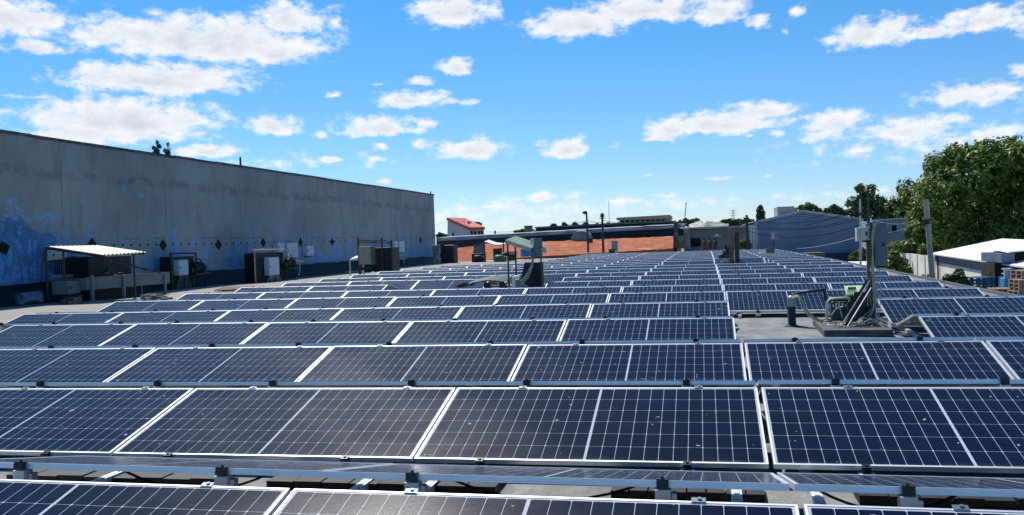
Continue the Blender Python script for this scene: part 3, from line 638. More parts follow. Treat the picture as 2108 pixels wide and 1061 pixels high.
# ------------------------------------------------------------------ kit in the middle of the roof
YC = 18.5
zc = roofz(-4.9, YC)
o = thing('sheet_canopy', 'small sloping pale green sheet canopy on thin dark posts in mid roof', 'canopy', (-5.0, YC, zc))
b = MB()
A, B_, D_ = at(1041, 497, Y=17.9), at(1091, 513, Y=18.125), at(1061, 489.5, Y=19.1); C_ = B_+(D_-A)
b.poly([A, B_, C_, D_], (0, 0, .02)); 
for i in range(9):
    t = i/8; b.tube([A.lerp(D_, t)+Vector((0, 0, .03)), B_.lerp(C_, t)+Vector((0, 0, .03))], .022, 6)
b.build('roof_sheet', M('pale_green_sheet_metal', (.70, .74, .56), .55, .1, .15, 4), o)
b = MB(); b.bar(A-Vector((0, .02, .03)), B_-Vector((0, .02, .03)), .05, .06); b.bar(D_-Vector((0, 0, .03)), C_-Vector((0, 0, .03)), .04, .05); b.build('edge_beam', M('grey_white_trim', (.5, .46, .44), .6, 0, .3, 5), o)
for x, y1, yt, Y in ((1047, 592, 500, 17.9), (1062.5, 575, 499, 19.1), (1114.5, 590, 515, 18.65)):
    b = MB(); p = at(x, 560, Y=Y); b.bar((p.x, Y, zc), (p.x, Y, at(x, yt, Y=Y).z), .04); b.build('post', RUST, o)
cab_thing('control_cabinet', 'tall slate grey cabinet beside the small sheet canopy in mid roof', 'cabinet', 1093, 491, 1111, 530, 18.538, .34, GREYDK, R(28))
b = MB(); p = at(1117, 516, Y=18.65); b.tube([p+Vector((-.06, 0, .03)), p+Vector((0, 0, .05)), p+Vector((.06, 0, .0)), p+Vector((.10, -.02, -.05))], [.05, .09, .07, .02], 10)
tag(b.build('flood_lamp', M('pale_lamp_cap', (.5, .5, .42), .5, 0, .3, 9)), 'small pale capped lamp on the post right of the slate cabinet', 'lamp')
o = thing('condenser_unit', 'dark finned condenser block under the slate grey cabinet', 'condenser', (-4.9, YC, zc))
b = MB(); b.px(1100, 541, 1114, 606, 18.5, .4); b.build('casing', M('dark_casing', (.012, .013, .016), .5, .2, .3, 8), o, bevel=.01)
b = MB()
for i in range(12): p = at(1101+i*1.1, 566, Y=18.485); b.box(p.x-.004, p.x+.004, 18.481, 18.498, zc+.05, zc+.75)
b.build('fins', DARKST, o)
b = MB(); q0 = at(1080, 541, Y=18.575); q1 = at(1099, 541, Y=18.575); q2 = at(1098, 606, Y=18.575); q3 = at(1064, 606, Y=18.575); b.poly([q0, q1, q2, q3], (0, .2, 0)); b.build('side_shroud', BLACKR, o)
b = MB(); rr = random.Random(4)
for i in range(6):
    b.tube(smooth_path([at(1097+rr.uniform(-2, 2), 531, Y=18.462), at(1095+rr.uniform(-3, 3), 548, Y=18.425), at(1088+rr.uniform(-4, 4)-i, 566, Y=18.388), at(1078+rr.uniform(-3, 5)-2*i, 582, Y=18.35), at(1067+i*4, 590, Y=18.275), at(1060+i*5, 604, Y=18.2)], 5), .013, 6)
tag(b.build('cable_bundle', ROPE), 'pale cables fanning down the dark condenser below the slate cabinet', 'cable')
b = MB(); b.tube(smooth_path([at(1058, 604, Y=18.2), at(1058, 574, Y=18.2), at(1060, 571, Y=18.2), at(1069, 571, Y=18.2)], 5), .045, 8)
tag(b.build('white_pipe', WHITEP), 'white bent pipe left of the dark condenser in mid roof', 'pipe')
b = MB(); b.px(1059, 575, 1069, 604, 18.312, .25); tag(b.build('grey_tank', GREYDK, bevel=.03), 'small slate grey tank beside the white bent pipe', 'tank')
o = thing('bent_sheet', 'dark bent sheet of roofing lying on supports behind the panels', 'sheet', (-7, 18.725, zc))
b = MB(); rr = random.Random(6); P0 = [at(x, y, Y=Y) for x, y, Y in ((960, 585, 18.5), (985, 579.5, 18.5), (1002, 577, 18.5), (1020, 578, 18.5), (1036, 580, 18.5))]
vs = []
for p in P0: vs += [p, p+Vector((.1, .9, .10))]
b.add(vs, [(2*i, 2*i+2, 2*i+3, 2*i+1) for i in range(4)]); b.add([v-Vector((0, 0, .03)) for v in vs], [(2*i, 2*i+1, 2*i+3, 2*i+2) for i in range(4)])
b.build('sheet', M('olive_black_sheet', (.05, .05, .035), .5, .1, .4, 3), o)
for x in (1002, 1034): b = MB(); p = at(x, 585, Y=18.65); b.box(p.x-.09, p.x+.09, 18.65, 18.84, zc, at(x, 581, Y=18.65).z-.02); b.build('support_block', DARKST, o)
b = MB(); rr = random.Random(8)
for i in range(5): p = at(948+i*4, 589, Y=18.05+i*.1); b.bar(p+Vector((-.15, 0, rr.uniform(-.03, .06))), p+Vector((.15, .1, rr.uniform(0, .1))), .09, .05)
tag(b.build('scrap_pile', M('scrap_brown', (.09, .06, .045), .8, 0, .5, 9)), 'little heap of brown scrap on the panels left of the bent sheet', 'scrap')

# ------------------------------------------------------------------ machines along the warehouse wall
XT = -19.95
def xy(x, y, X): p = at(x, y, X=X); return p
o = thing('metal_trough', 'long grey metal trough on square legs below the corrugated canopy', 'trough', (XT, 21.3, roofz(XT, 21)))
pL0, pL1, pR0, pR1 = at(178, 573, X=XT), at(180, 598, X=XT), at(349, 561, X=XT), at(349, 584, X=XT)
b = MB(); ym = at(250, 565, X=XT).y
for (ya, yb) in ((pL0.y, ym), (ym+.03, pR0.y)):
    za0 = pL1.z+(pR1.z-pL1.z)*(ya-pL0.y)/(pR0.y-pL0.y); za1 = pL0.z+(pR0.z-pL0.z)*(ya-pL0.y)/(pR0.y-pL0.y)
    b.box(XT-1.0, XT-.97, ya, yb, za0, za1); b.box(XT-.03, XT, ya, yb, za0, za1); b.box(XT-.97, XT-.03, ya, ya+.03, za0, za1); b.box(XT-.97, XT-.03, yb-.03, yb, za0, za1); b.box(XT-.97, XT-.03, ya+.03, yb-.03, za0, za0+.02)
    b.box(XT-.05, XT+.02, ya, yb, za1+.002, za1+.02)
b.build('tray', M('trough_grey', (.13, .15, .155), .5, .1, .12, 3, (.2, .19, .16), .2), o)
for x in (190, 255, 340):
    p = at(x, 590, X=XT+.03)
    for dx in (0, -1.0):
        b = MB(); b.box(XT+.03+dx-.05, XT+.03+dx+.03, p.y-.045, p.y+.045, roofz(XT, p.y), at(x, 566, X=XT+.03).z); b.build('leg', GREYDK, o)
o = thing('corrugated_canopy', 'cream corrugated sheet canopy on thin posts by the warehouse wall', 'canopy', (-20.0, 20, roofz(-20, 20)))
A, B_ = at(213, 525, X=-19.2), at(300, 519, X=-19.2); D_, C_ = at(94, 507, X=-20.9), at(198, 505, X=-20.9)
b = MB(); nu = 66
for layer in (0, -.014):
    vs = []
    for i in range(nu+1):
        t = i/nu; w = .022*math.sin(i*2*math.pi/6)
        vs += [A.lerp(B_, t)+Vector((0, 0, w+layer)), D_.lerp(C_, t)+Vector((0, 0, w+layer))]
    b.add(vs, [(2*i, 2*i+2, 2*i+3, 2*i+1) for i in range(nu)], True)
b.build('roof_sheet', M('cream_corrugated', (.70, .67, .44), .6, 0, .12, 2.5, (.42, .36, .22), .4), o)
b = MB(); b.bar(A-Vector((0, -.05, .06)), D_-Vector((0, -.05, .06)), .06, .08); b.bar(B_-Vector((0, .05, .06)), C_-Vector((0, .05, .06)), .06, .08); b.bar(D_-Vector((0, 0, .06)), C_-Vector((0, 0, .06)), .06, .06); b.build('edge_beam', DARKST, o)
for p, q in ((D_.lerp(A, .30), .02), (D_, .02), (B_.lerp(C_, .25), .02), (C_, .02)):
    b = MB(); b.bar((p.x, p.y, roofz(p.x, p.y)), (p.x, p.y, p.z-.05), .05); b.build('post', RUST, o)
b = MB(); b.bar(at(213, 535, X=-19.6), at(330, 561, X=-19.4), .05); b.bar(at(232, 534, X=-19.8), at(300, 556, X=-19.6), .05); b.build('brace', DARKST, o)
o = thing('cooling_unit', 'black cooling unit housing in shade under the corrugated canopy', 'cooling unit', (-20.8, 21.5, roofz(-20, 21)))
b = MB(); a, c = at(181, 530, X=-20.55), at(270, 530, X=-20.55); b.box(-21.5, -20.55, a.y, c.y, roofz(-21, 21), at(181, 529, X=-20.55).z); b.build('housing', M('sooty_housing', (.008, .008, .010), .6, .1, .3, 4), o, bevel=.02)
b = MB(); b.tube([(-20.53, (a.y+c.y)/2, .75), (-20.51, (a.y+c.y)/2, .75)], [.34, .36], 24); b.build('fan_guard', DARKST, o)
rr = random.Random(17); BRASS = M('dirty_brass', (.10, .08, .06), .5, .5, .5, 20)
for i in range(6): b = MB(); motor(b, (-20.3+rr.uniform(-.2, .2), a.y+.5+i*.33, .78+rr.uniform(-.05, .1)), .07, .2, (0, 1, 0)); b.build('valve', BRASS, o)
cab_thing('wall_box', 'pale grey box on the wall left behind the corrugated canopy post', 'box', 106, 515, 138, 536, 0, .25, CREAM, X=-21.9)
b = MB(); rr = random.Random(19)
for i in range(4): b.tube(smooth_path([at(114+i*5, 538, X=-21.95), at(112+i*5+rr.uniform(-3, 3), 550, X=-22.0), at(114+i*4, 565, X=-22.1)], 4), .02, 6)
tag(b.build('cable_bundle', M('dark_red_cables', (.07, .03, .03), .6, 0, .5, 9)), 'dark cables hanging under the pale box left of the canopy', 'cable')
cab_thing('wall_box', 'blue grey wall box behind the middle of the corrugated canopy', 'box', 160, 526, 181, 555, 0, .3, M('blue_grey_enamel', (.22, .33, .42), .45, 0, .1, 4), X=-21.8)
cab_thing('floor_box', 'grey steel box standing low left of the metal trough', 'box', 140, 578, 166, 605, 0, .6, GREYDK, X=-20.2)
b = MB(); a, c = at(106, 570, X=-21.2), at(180, 566, X=-21.2); b.bar(a, c, .12, .10); b.bar(a-Vector((0, 0, .1)), c-Vector((0, 0, .12)), .05, .05)
tag(b.build('tray_or_shade_strip', M('tray_grey', (.25, .32, .38), .5, .3, .2, 3)), 'horizontal grey cable tray between wall boxes and trough', 'tray')
b = MB(); rr = random.Random(23); zz = roofz(-20, 18)
for i in range(26):
    p = at(148+rr.gauss(0, 9), 622+rr.gauss(0, 4), Z=zz); b.box(p.x-.12, p.x+rr.uniform(0, .15), p.y-.1, p.y+.12, zz, zz+rr.uniform(.05, .24), rr.random()*3)
tag(b.build('rubble_heap', M('rubble', (.10, .09, .085), .9, 0, .6, 8)), 'small dark heap of rubble on the roof left of the trough', 'rubble')
b = MB(); rr = random.Random(24)
for i in range(9):
    p = at(300+i*5.5, 614+rr.uniform(-1, 3), Z=zz); b.box(p.x-.15, p.x+.15, p.y-.1, p.y+.1, zz, zz+rr.uniform(.04, .16), rr.random()*3)
tag(b.build('rubble_heap', M('rubble_pale', (.22, .20, .18), .9, 0, .7, 7)), 'scattered blocks on the roof beneath the right end of the trough', 'rubble')
b = MB(); p = at(60, 617, X=-20.9); b.tube([(p.x, p.y-.4, p.z-.12), (p.x, p.y-.4, p.z+.06), (p.x, p.y+.4, p.z+.10), (p.x, p.y+.4, p.z-.1)], .16, 12)
tag(b.build('roof_duct', M('blue_grey_duct', (.10, .14, .2), .6, 0, .3, 3)), 'rounded blue grey duct stub on the shaded roof left of the trough', 'duct')
def wall_unit(label, px0, py0, px1, py1, X, boxpx, motorpx, frame, mat_f, motlab):
    zb = roofz(X, at(px0, py1, X=X).y); o = thing('cooling_unit', label, 'cooling unit', (X, at((px0+px1)/2, py1, X=X).y, zb), 'cooling units along the warehouse wall')
    a, c = at(px0, py0, X=X), at(px1, py0, X=X); zt_ = a.z
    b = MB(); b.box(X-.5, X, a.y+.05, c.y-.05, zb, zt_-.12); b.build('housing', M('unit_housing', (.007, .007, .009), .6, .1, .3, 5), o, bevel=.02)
    b = MB(); b.tube(smooth_path([(X+.06, a.y, zb), (X+.06, a.y, zt_-.12), (X+.06, a.y+.1, zt_), (X+.06, c.y-.1, zt_-.01), (X+.06, c.y, zt_-.12), (X+.06, c.y, zb+frame)], 6), .04, 10); b.build('pipe_frame', mat_f, o)
    b = MB()
    for i in range(9): b.box(X+.002, X+.012, a.y+.15, c.y-.15, zb+.25+i*.11, zb+.28+i*.11)
    b.build('louvre', DARKIN, o)
    m0 = at(motorpx[0], motorpx[1], X=X+.1); b = MB(); motor(b, m0, .22, .75, (0, 1, 0)); motor(b, m0+Vector((.05, -.5, -.12)), .14, .4, (0, 1, 0)); b.tube(smooth_path([m0+Vector((0, -.3, .2)), m0+Vector((0, 0, .38)), m0+Vector((0, .35, .1)), m0+Vector((0, .4, -.4))], 4), .03, 6)
    b.bar(m0+Vector((0, -.5, -.26)), m0+Vector((0, .6, -.26)), .35, .05); b.build('compressor', M('greasy_compressor', (.035, .03, .03), .45, .3, .6, 9, (.12, .10, .08), .4), o)
    b = MB()
    for dy in (-.45, .5): b.bar(m0+Vector((0, dy, -.29)), (m0.x, m0.y+dy, zb), .05)
    b.build('stand_leg', DARKST, o)
    return o, zb
FR_D = M('dark_pipe', (.04, .035, .035), .5, .4, .4, 9); FR_L = M('lagged_pipe', (.36, .30, .30), .6, .1, .35, 9, (.12, .08, .07), .4)
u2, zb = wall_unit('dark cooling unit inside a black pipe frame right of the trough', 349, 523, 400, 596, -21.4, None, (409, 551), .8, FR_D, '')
cab_thing('control_cabinet', 'light blue grey cabinet on the cooling unit right of the trough', 'cabinet', 368, 535, 388, 567, 0, .35, M('pale_blue_enamel', (.42, .52, .60), .45, 0, .06, 4), X=-21.15)
b = MB(); rr = random.Random(41)
for i in range(6): b.tube(smooth_path([at(371+i*3, 568, X=-21.2), at(369+i*4+rr.uniform(-3, 3), 580, X=-21.2), at(364+i*6, 594, X=-21.1)], 4), .022, 6)
tag(b.build('cable_bundle', M('dull_cables', (.16, .15, .13), .7, 0, .4, 12)), 'cables spreading under the light cabinet right of the trough', 'cable')
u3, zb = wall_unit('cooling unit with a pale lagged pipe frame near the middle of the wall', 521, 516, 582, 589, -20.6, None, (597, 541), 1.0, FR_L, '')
cab_thing('control_cabinet', 'light blue grey cabinet hanging in the pale pipe frame', 'cabinet', 554, 530, 575, 567, 0, .35, M('pale_blue_enamel_worn', (.44, .55, .62), .45, 0, .08, 4), X=-20.35)
b = MB(); rr = random.Random(42)
for i in range(7): b.tube(smooth_path([at(557+i*2.5, 568, X=-20.4), at(552+i*4+rr.uniform(-4, 4), 577, X=-20.4), at(547+i*6, 590, X=-20.3)], 4), .022, 6)
tag(b.build('cable_bundle', ROPE), 'cables spreading under the light cabinet in the pale pipe frame', 'cable')
for args in (('small pale wall box nearest the pale pipe frame', 572, 500, 586, 520), ('larger blue sided wall box with a yellow mark', 591, 500, 613, 531), ('small dark edged wall box right of the two pale boxes', 632, 506, 646, 527)):
    w_ = cab_thing('wall_box', args[0], 'box', *args[1:], 0, .28, M('wall_box_enamel', (.50, .56, .62), .5, 0, .08, 4, (.3, .3, .3), .1), X=XW+.3, group='boxes on the warehouse wall')
    if args[1] == 591:
        p = at(606, 515, X=XW+.33); b = MB(); b.poly([(XW+.316, p.y-.09, p.z-.07), (XW+.316, p.y+.09, p.z-.07), (XW+.316, p.y, p.z+.09)], (.004, 0, 0)); b.build('warning_mark', M('warning_yellow', (.75, .6, .05), .5, 0, .05, 3), w_)
for args in (('narrow white wall box behind the tall dark unit', 812, 497, 819, 511), ('taller white wall box right of the narrow one', 822, 497, 833, 520)):
    cab_thing('wall_box', args[0], 'box', *args[1:], 0, .28, M('wall_box_white', (.60, .66, .70), .5, 0, .06, 4), X=XW+.3, group='boxes on the warehouse wall')
b = MB(); a, c = at(600, 538, X=XW+.9), at(616, 538, X=XW+.9); b.bar(a, c, .5, .06); b.tube(smooth_path([c, c-Vector((0, 0, .5)), c-Vector((0, .2, .8))], 4), .04, 6)
tag(b.build('wall_shelf', GREYBOX), 'thin pale bracket shelf right of the pale pipe frame', 'shelf')
b = MB(); 
for dz in (0, -.28): a, c = at(811, 525, X=XW+.6), at(833, 525, X=XW+.6); b.bar(a+Vector((0, 0, dz)), c+Vector((0, 0, dz)), .3, .06)
p = at(830, 534, X=XW+.6); b.tube(smooth_path([p+Vector((0, 0, .2)), p, p-Vector((0, -.2, .5))], 4), .05, 6)
tag(b.build('wall_shelf', GREYBOX), 'double bracket shelf on the wall right of the tall dark unit', 'shelf')
# cabinet + tall dark unit near (740-805)
XU = -18.6
o = thing('cooling_unit', 'tall dark cooling unit with a rusty pipe gantry before the far wall', 'cooling unit', (XU, 38, roofz(XU, 38)), 'cooling units along the warehouse wall')
b = MB(); b.px(768, 510, 808, 560, 38.6, 1.1); b.build('housing', M('deep_blue_housing', (.012, .016, .028), .55, .1, .3, 5), o, bevel=.02)
b = MB(); Yg = 38.5; zc_ = roofz(XU, 38.5)
g = [at(x, y, Y=Yg) for x, y in ((737, 494), (772, 497), (786, 494), (806, 499))]
for i in range(3): b.bar(g[i], g[i+1], .05)
for q in (g[0], g[2], g[3]): b.bar((q.x, q.y, zc_), (q.x, q.y, q.z+.12), .07)
h_ = [at(x, y, Y=Yg+1.0) for x, y in ((739, 499), (806, 501))]; b.bar(h_[0], h_[1], .05); b.bar(g[0], h_[0], .05); b.bar(g[3], h_[1], .05); b.build('pipe_gantry', RUST, o)
b = MB(); p = at(758, 553, Y=38.3); motor(b, p, .22, .6); b.build('compressor', GREENST, o)
cb4 = cab_thing('control_cabinet', 'grey green cabinet with rust streaks left of the tall dark unit', 'cabinet', 738, 508, 763, 545, 38.0, .4, M('grey_green_enamel', (.30, .33, .29), .5, 0, .12, 5, (.16, .11, .06), .5))
b = MB(); b.px(764, 509, 769, 545, 38.05, .3); b.build('side_duct', M('brown_duct', (.16, .12, .09), .6, 0, .3, 6), cb4)
for x in (741, 748):
    b = MB(); p = at(x, 555, Y=38.1); b.box(p.x-.05, p.x+.05, 38.1, 38.2, zc_, at(x, 546, Y=38.1).z); b.build('leg', WHITEP if x == 748 else RUST, cb4)
b = MB(); a, c = at(720, 536, Y=39), at(741, 531, Y=39); b.hexa([a, c, c+Vector((0, .8, 0)), a+Vector((0, .8, 0)), a+Vector((0, 0, .04)), c+Vector((0, 0, .04)), c+Vector((0, .8, .2)), a+Vector((0, .8, .2))]); b.bar(a, (a.x, a.y, zc_), .05)
tag(b.build('white_board', WHITEP), 'tilted white board on a stick left of the grey green cabinet', 'board')
b = MB(); p = at(729, 563, Z=zc_); b.box(p.x-.55, p.x+.55, p.y, p.y+.2, zc_, zc_+.14); tag(b.build('timber_block', M('pale_timber', (.5, .46, .40), .8, 0, .2, 6)), 'pale timber beam on the roof below the grey green cabinet', 'timber')
b = MB(); p = at(478, 599, Z=roofz(-17, 27)); zz = roofz(-17, 27)+.02; b.hexa([(p.x-.7, p.y-.1, zz), (p.x+.7, p.y-.1, zz), (p.x+.7, p.y+.5, zz), (p.x-.7, p.y+.5, zz), (p.x-.7, p.y-.1, zz+.03), (p.x+.7, p.y-.1, zz+.03), (p.x+.65, p.y+.5, zz+.12), (p.x-.65, p.y+.5, zz+.12)])
tag(b.build('scrap_board', RUST), 'dark brown board lying on the roof beside a panel end', 'board')
# far-left corner group
cab_thing('control_cabinet', 'small grey cabinet on a slim post at the far wall corner', 'cabinet', 890, 505, 904, 523, 57.5, .35, GREYDK)
b = MB(); p = at(897, 535, Y=57.6); b.bar((p.x-.1, 57.6, roofz(-20, 57)), (p.x-.1, 57.6, at(897, 522, Y=57.6).z), .14); b.bar((p.x+.25, 57.6, roofz(-20, 57)), (p.x+.02, 57.6, at(897, 522, Y=57.6).z), .08)
tag(b.build('cabinet_post', M('weathered_post', (.22, .21, .19), .8, 0, .4, 5)), 'weathered post under the small cabinet at the wall corner', 'post')
b = MB(); b.px(907, 505, 934, 547, 61, 1.2); tag(b.build('black_tank', M('black_blue_tank', (.016, .022, .036), .5, 0, .25, 2), bevel=.05), 'tall black box tank beside the far wall corner', 'tank')
b = MB(); a = at(905, 512, Y=60.8); b.bar((a.x-.1, 60.8, roofz(-20, 60)), (a.x-.1, 60.8, a.z+.2), .16); tag(b.build('timber_plank', M('pale_plank', (.5, .42, .32), .8, 0, .3, 4)), 'upright pale plank leaning left of the black box tank', 'plank')  # plank in a plain pale tan base colour
ORANGE = None
def mat_brick():
    t = NT('orange_brick'); bt = t.N.new('ShaderNodeTexBrick'); mp = t.N.new('ShaderNodeMapping'); mp.inputs['Rotation'].default_value = (R(90), 0, 0); t.K(t.co, mp.inputs[0]); t.K(mp.outputs[0], bt.inputs['Vector'])
    bt.inputs['Color1'].default_value = (.36, .105, .045, 1); bt.inputs['Color2'].default_value = (.48, .16, .068, 1); bt.inputs['Mortar'].default_value = (.34, .13, .07, 1)
    bt.inputs['Scale'].default_value = 1.0; bt.inputs['Brick Width'].default_value = .9; bt.inputs['Row Height'].default_value = .30; bt.inputs['Mortar Size'].default_value = .03
    c = t.mix(t.math('MULTIPLY', t.ramp(t.noise(.5, 8, .7, (1, 2.2, 2.2)), .56, .66), .6), bt.outputs[0], (.62, .46, .34)); c = t.mix(t.math('MULTIPLY', t.ramp(t.noise(2.4, 6, .7, (1, 1, 2)), .55, .75), .6), c, (.30, .10, .05))
    t.bump(t.noise(3, 6, .7), .6, .05); return t.done(c, .9, 0, .2)
BRICK = mat_brick()
b = MB(); q = [at(x, y, Y=Y) for x, y, Y in ((934, 541, 66), (971, 539, 66), (976, 507, 68.6), (930, 512, 68.6))]; b.poly(q, (0, .25, -.1))
tag(b.build('orange_hoarding', BRICK), 'slanting orange brick coloured hoarding right of the black box tank', 'hoarding')
b = MB(); b.px(934, 541, 960, 549, 65.6, .3); tag(b.build('concrete_block', GREYBOX), 'pale concrete kerb block under the slanting orange hoarding', 'block')
o = thing('cooling_unit', 'black cooling unit with motors in front of the grey board', 'cooling unit', (-17, 62, 0), 'cooling units along the warehouse wall')
b = MB(); b.px(971, 522, 995, 545, 62, .9); b.build('housing', M('sooty_unit', (.012, .012, .014), .6, 0, .3, 4), o, bevel=.03)
b = MB(); motor(b, at(986, 532, Y=61.8), .25, .8); b.build('motor', DARKST, o)
b = MB(); q = [at(x, y, Y=64) for x, y in ((977, 505), (996, 497), (998, 540), (978, 540))]; b.poly(q, (0, .12, 0)); tag(b.build('grey_board', M('slate_board', (.20, .22, .24), .7, 0, .15, 2)), 'upright slate grey board between orange hoarding and white tarpaulin', 'board')
o = thing('tarpaulin_shelter', 'sagging white tarpaulin shelter on black poles near the far roof end', 'shelter', (-15, 62, 0))
b = MB(); 
top = [at(x, y, Y=63) for x, y in ((997, 497), (1005, 500), (1014, 503), (1024, 504), (1036, 503))]; vs = []
for p in top: vs += [p, p+Vector((0, 1.6, .12))]
b.add(vs, [(2*i, 2*i+2, 2*i+3, 2*i+1) for i in range(4)]); b.add([v-Vector((0, 0, .05)) for v in vs], [(2*i, 2*i+1, 2*i+3, 2*i+2) for i in range(4)]); b.build('tarpaulin', WHITEP, o)
for x in (997, 1036): b = MB(); p = at(x, 500, Y=63); b.bar((p.x, 63, roofz(-15, 60)), (p.x, 63, p.z), .09); b.build('pole', DARKST, o)
b = MB(); b.bar(at(977, 510, Y=62.9), at(999, 495, Y=62.9), .08); b.build('stay', DARKST, o)
b = MB(); b.px(1015, 511, 1030, 538, 62.5, .8); tag(b.build('black_tank', M('black_blue_box', (.014, .018, .026), .5, 0, .25, 2), bevel=.05), 'upright black box under the white tarpaulin', 'tank')
o = thing('compressor', 'small rounded green compressor right of the upright black box', 'compressor', (-14, 61, 0)); b = MB(); motor(b, at(1030, 534, Y=61), .34, .9); b.build('housing', M('bright_green_paint', (.03, .16, .09), .5, 0, .3, 4), o); b = MB(); motor(b, at(1040, 524, Y=61.3), .16, .6, (1, .5, .3)); b.build('motor', DARKST, o)
b = MB(); b.px(1047, 524, 1060, 537, 61.5, .7); tag(b.build('green_crate', M('dark_green_crate', (.012, .05, .035), .5, 0, .2, 3), bevel=.03), 'dark green square casing behind the canopy posts', 'casing')
b = MB(); b.px(1046, 517, 1061, 523.5, 61.5, .7); tag(b.build('grey_box', M('grey_lid_box', (.3, .32, .31), .5, 0, .2, 3), bevel=.03), 'grey lid box resting on the dark green square casing', 'box')
b = MB(); b.px(1071, 512, 1091, 529, 68, 1.2); tag(b.build('blue_tank', M('blue_plastic', (.04, .22, .46), .45, 0, .2, 1.5), bevel=.12), 'blue plastic tank behind the small sheet canopy', 'tank')
# small cabinet kits far on the panels
o = thing('cooling_unit', 'small dark unit with twin grey cabinets standing alone among far panels', 'cooling unit', (-7.9, 62, 0), 'kits among the far panels')
b = MB(); b.px(1253, 513, 1265, 531.5, 62, .5); b.build('housing', M('dark_kit', (.015, .018, .02), .5, 0, .3, 4), o, bevel=.02)
for x0, x1 in ((1259, 1264), (1265, 1271)): b = MB(); b.px(x0, 496, x1, 517, 62.1, .35); b.build('cabinet', GREYDK, o, bevel=.015)
b = MB(); motor(b, at(1271, 525, Y=61.9), .2, .5); scrawl(b, at(1272, 528, Y=61.8), .3, 4, .035, 77, .9); b.build('coil', CREAM, o)
zk = roofz(.7, 45)
o = thing('cooling_unit', 'tall black column unit with compressor and rusty pipes among far panels', 'cooling unit', (.8, 41, zk), 'kits among the far panels')
YK = 36.9
b = MB(); b.px(1512.5, 478, 1521.5, 541, YK, .35); b.build('column', M('blue_black_steel', (.014, .028, .042), .45, .2, .2, 4), o, bevel=.012)
b = MB()
for i in range(4): b.tube(smooth_path([at(1505.5+i*1.6, 541, Y=YK-.05), at(1504+i*1.9, 520, Y=YK-.05), at(1506+i*1.3, 500, Y=YK-.05), at(1505.5+i*1.7, 479+i*4, Y=YK-.05)], 4), .035, 6)
b.build('rusty_pipe', M('rusty_copper', (.26, .11, .06), .6, .3, .5, 14), o)
b = MB(); motor(b, at(1495, 521, Y=YK-.1), .16, .5, (0, .1, 1)); motor(b, at(1494, 508, Y=YK-.1), .07, .25, (0, 0, 1)); motor(b, at(1486, 528, Y=YK-.1), .1, .3); b.build('compressor', GREENST, o)
b = MB(); scrawl(b, at(1493, 541, Y=YK-.2), .16, 5, .022, 78, .8); b.tube(smooth_path([at(1484, 541, Y=YK-.2), at(1490, 536, Y=YK-.2), at(1498, 537, Y=YK-.2)], 4), .05, 8); b.build('pale_coil', CREAM, o)
b = MB()
for x in (1501, 1506): b.tube([at(x, 541, Y=YK), at(x, 502, Y=YK)], .02, 6)
b.build('riser', DARKST, o)
o = thing('cooling_unit', 'small rusty unit with a grey meter box on a thin mast, farthest right', 'cooling unit', (4, 52, 0), 'kits among the far panels')
YM = 47.5
b = MB(); b.px(1578, 511, 1594, 527.5, YM, .4); b.build('housing', M('rust_brown_box', (.07, .045, .035), .6, .2, .5, 7), o, bevel=.02)
b = MB(); p = at(1592.5, 500, Y=YM+.1); b.bar((p.x, p.y, roofz(4, YM)), (p.x, p.y, at(1592, 480, Y=YM+.1).z), .07); b.build('mast', DARKST, o)
b = MB(); b.px(1587.5, 477.5, 1601, 494, YM, .2); mb = b.build('meter_box', M('brown_grey_box', (.16, .15, .16), .5, .1, .3, 6), o, bevel=.015)
b = MB(); b.px(1589, 479, 1594, 492, YM-.02, .015); b.build('window', M('meter_window', (.3, .3, .36), .2, 0, .1, 4), mb)
b = MB(); scrawl(b, at(1571, 526, Y=YM), .3, 5, .03, 79, .8); b.build('coil', ROPE, o)
# ------------------------------------------------------------------ buildings beyond the roof
GZ = -3.02
DKBLUE = M('dark_blue_felt', (.020, .026, .042), .7, 0, .3, .8, (.05, .06, .08), .4)
GREYROOF = M('grey_roofing', (.24, .25, .26), .7, 0, .25, .5, (.4, .4, .4), .3)
# orange brick coloured building with a dark felt upper storey
o = thing('brick_hall', 'long low hall with orange brick coloured slope under a dark felt upper wall', 'building', (-12, 72, GZ))
b = MB()
l0, l1 = at(985, 536, Y=70), at(1386, 512, Y=70); t0, t1 = at(985, 503, Y=74.5), at(1386, 487, Y=74.5)
n = 40; vs = []
rr = random.Random(2)
for i in range(n+1):
    t = i/n; 
    for j in range(4):
        s = j/3; p = l0.lerp(l1, t).lerp(t0.lerp(t1, t), s); vs.append(p+Vector((0, rr.uniform(-.05, .05), rr.uniform(-.035, .035))))
b.add(vs, [(i*4+j, (i+1)*4+j, (i+1)*4+j+1, i*4+j+1) for i in range(n) for j in range(3)])
b.add([l0, l1, (l1.x, l1.y, GZ), (l0.x, l0.y, GZ)], [(0, 3, 2, 1)]); b.add([l1, t1, (t1.x, t1.y, GZ), (l1.x, l1.y, GZ)], [(0, 3, 2, 1)])
b.build('brick_slope', BRICK, o)
b = MB(); q = [at(x, y, Y=76.5) for x, y in ((898, 515), (1408, 486), (1408, 470), (898, 492))]
q[0].z -= 1.2; q[1].z -= .3; b.poly(q, (0, 14, 0)); b.build('upper_wall', DKBLUE, o)
b = MB(); rr = random.Random(9); xs = [898+i*(1410-898)/34 for i in range(35)]
def gy(x): return 489.8-(x-901)*(489.8-462)/(1408-901)
vs = []
for x in xs:
    w = rr.uniform(-.6, .6); a = at(x, gy(x)+7.2+w, Y=76.1); c = at(x, gy(x)+rr.uniform(-.3, .3), Y=76.3); vs += [a, c, c+Vector((0, 5, .15)), a+Vector((0, .5, 0))]
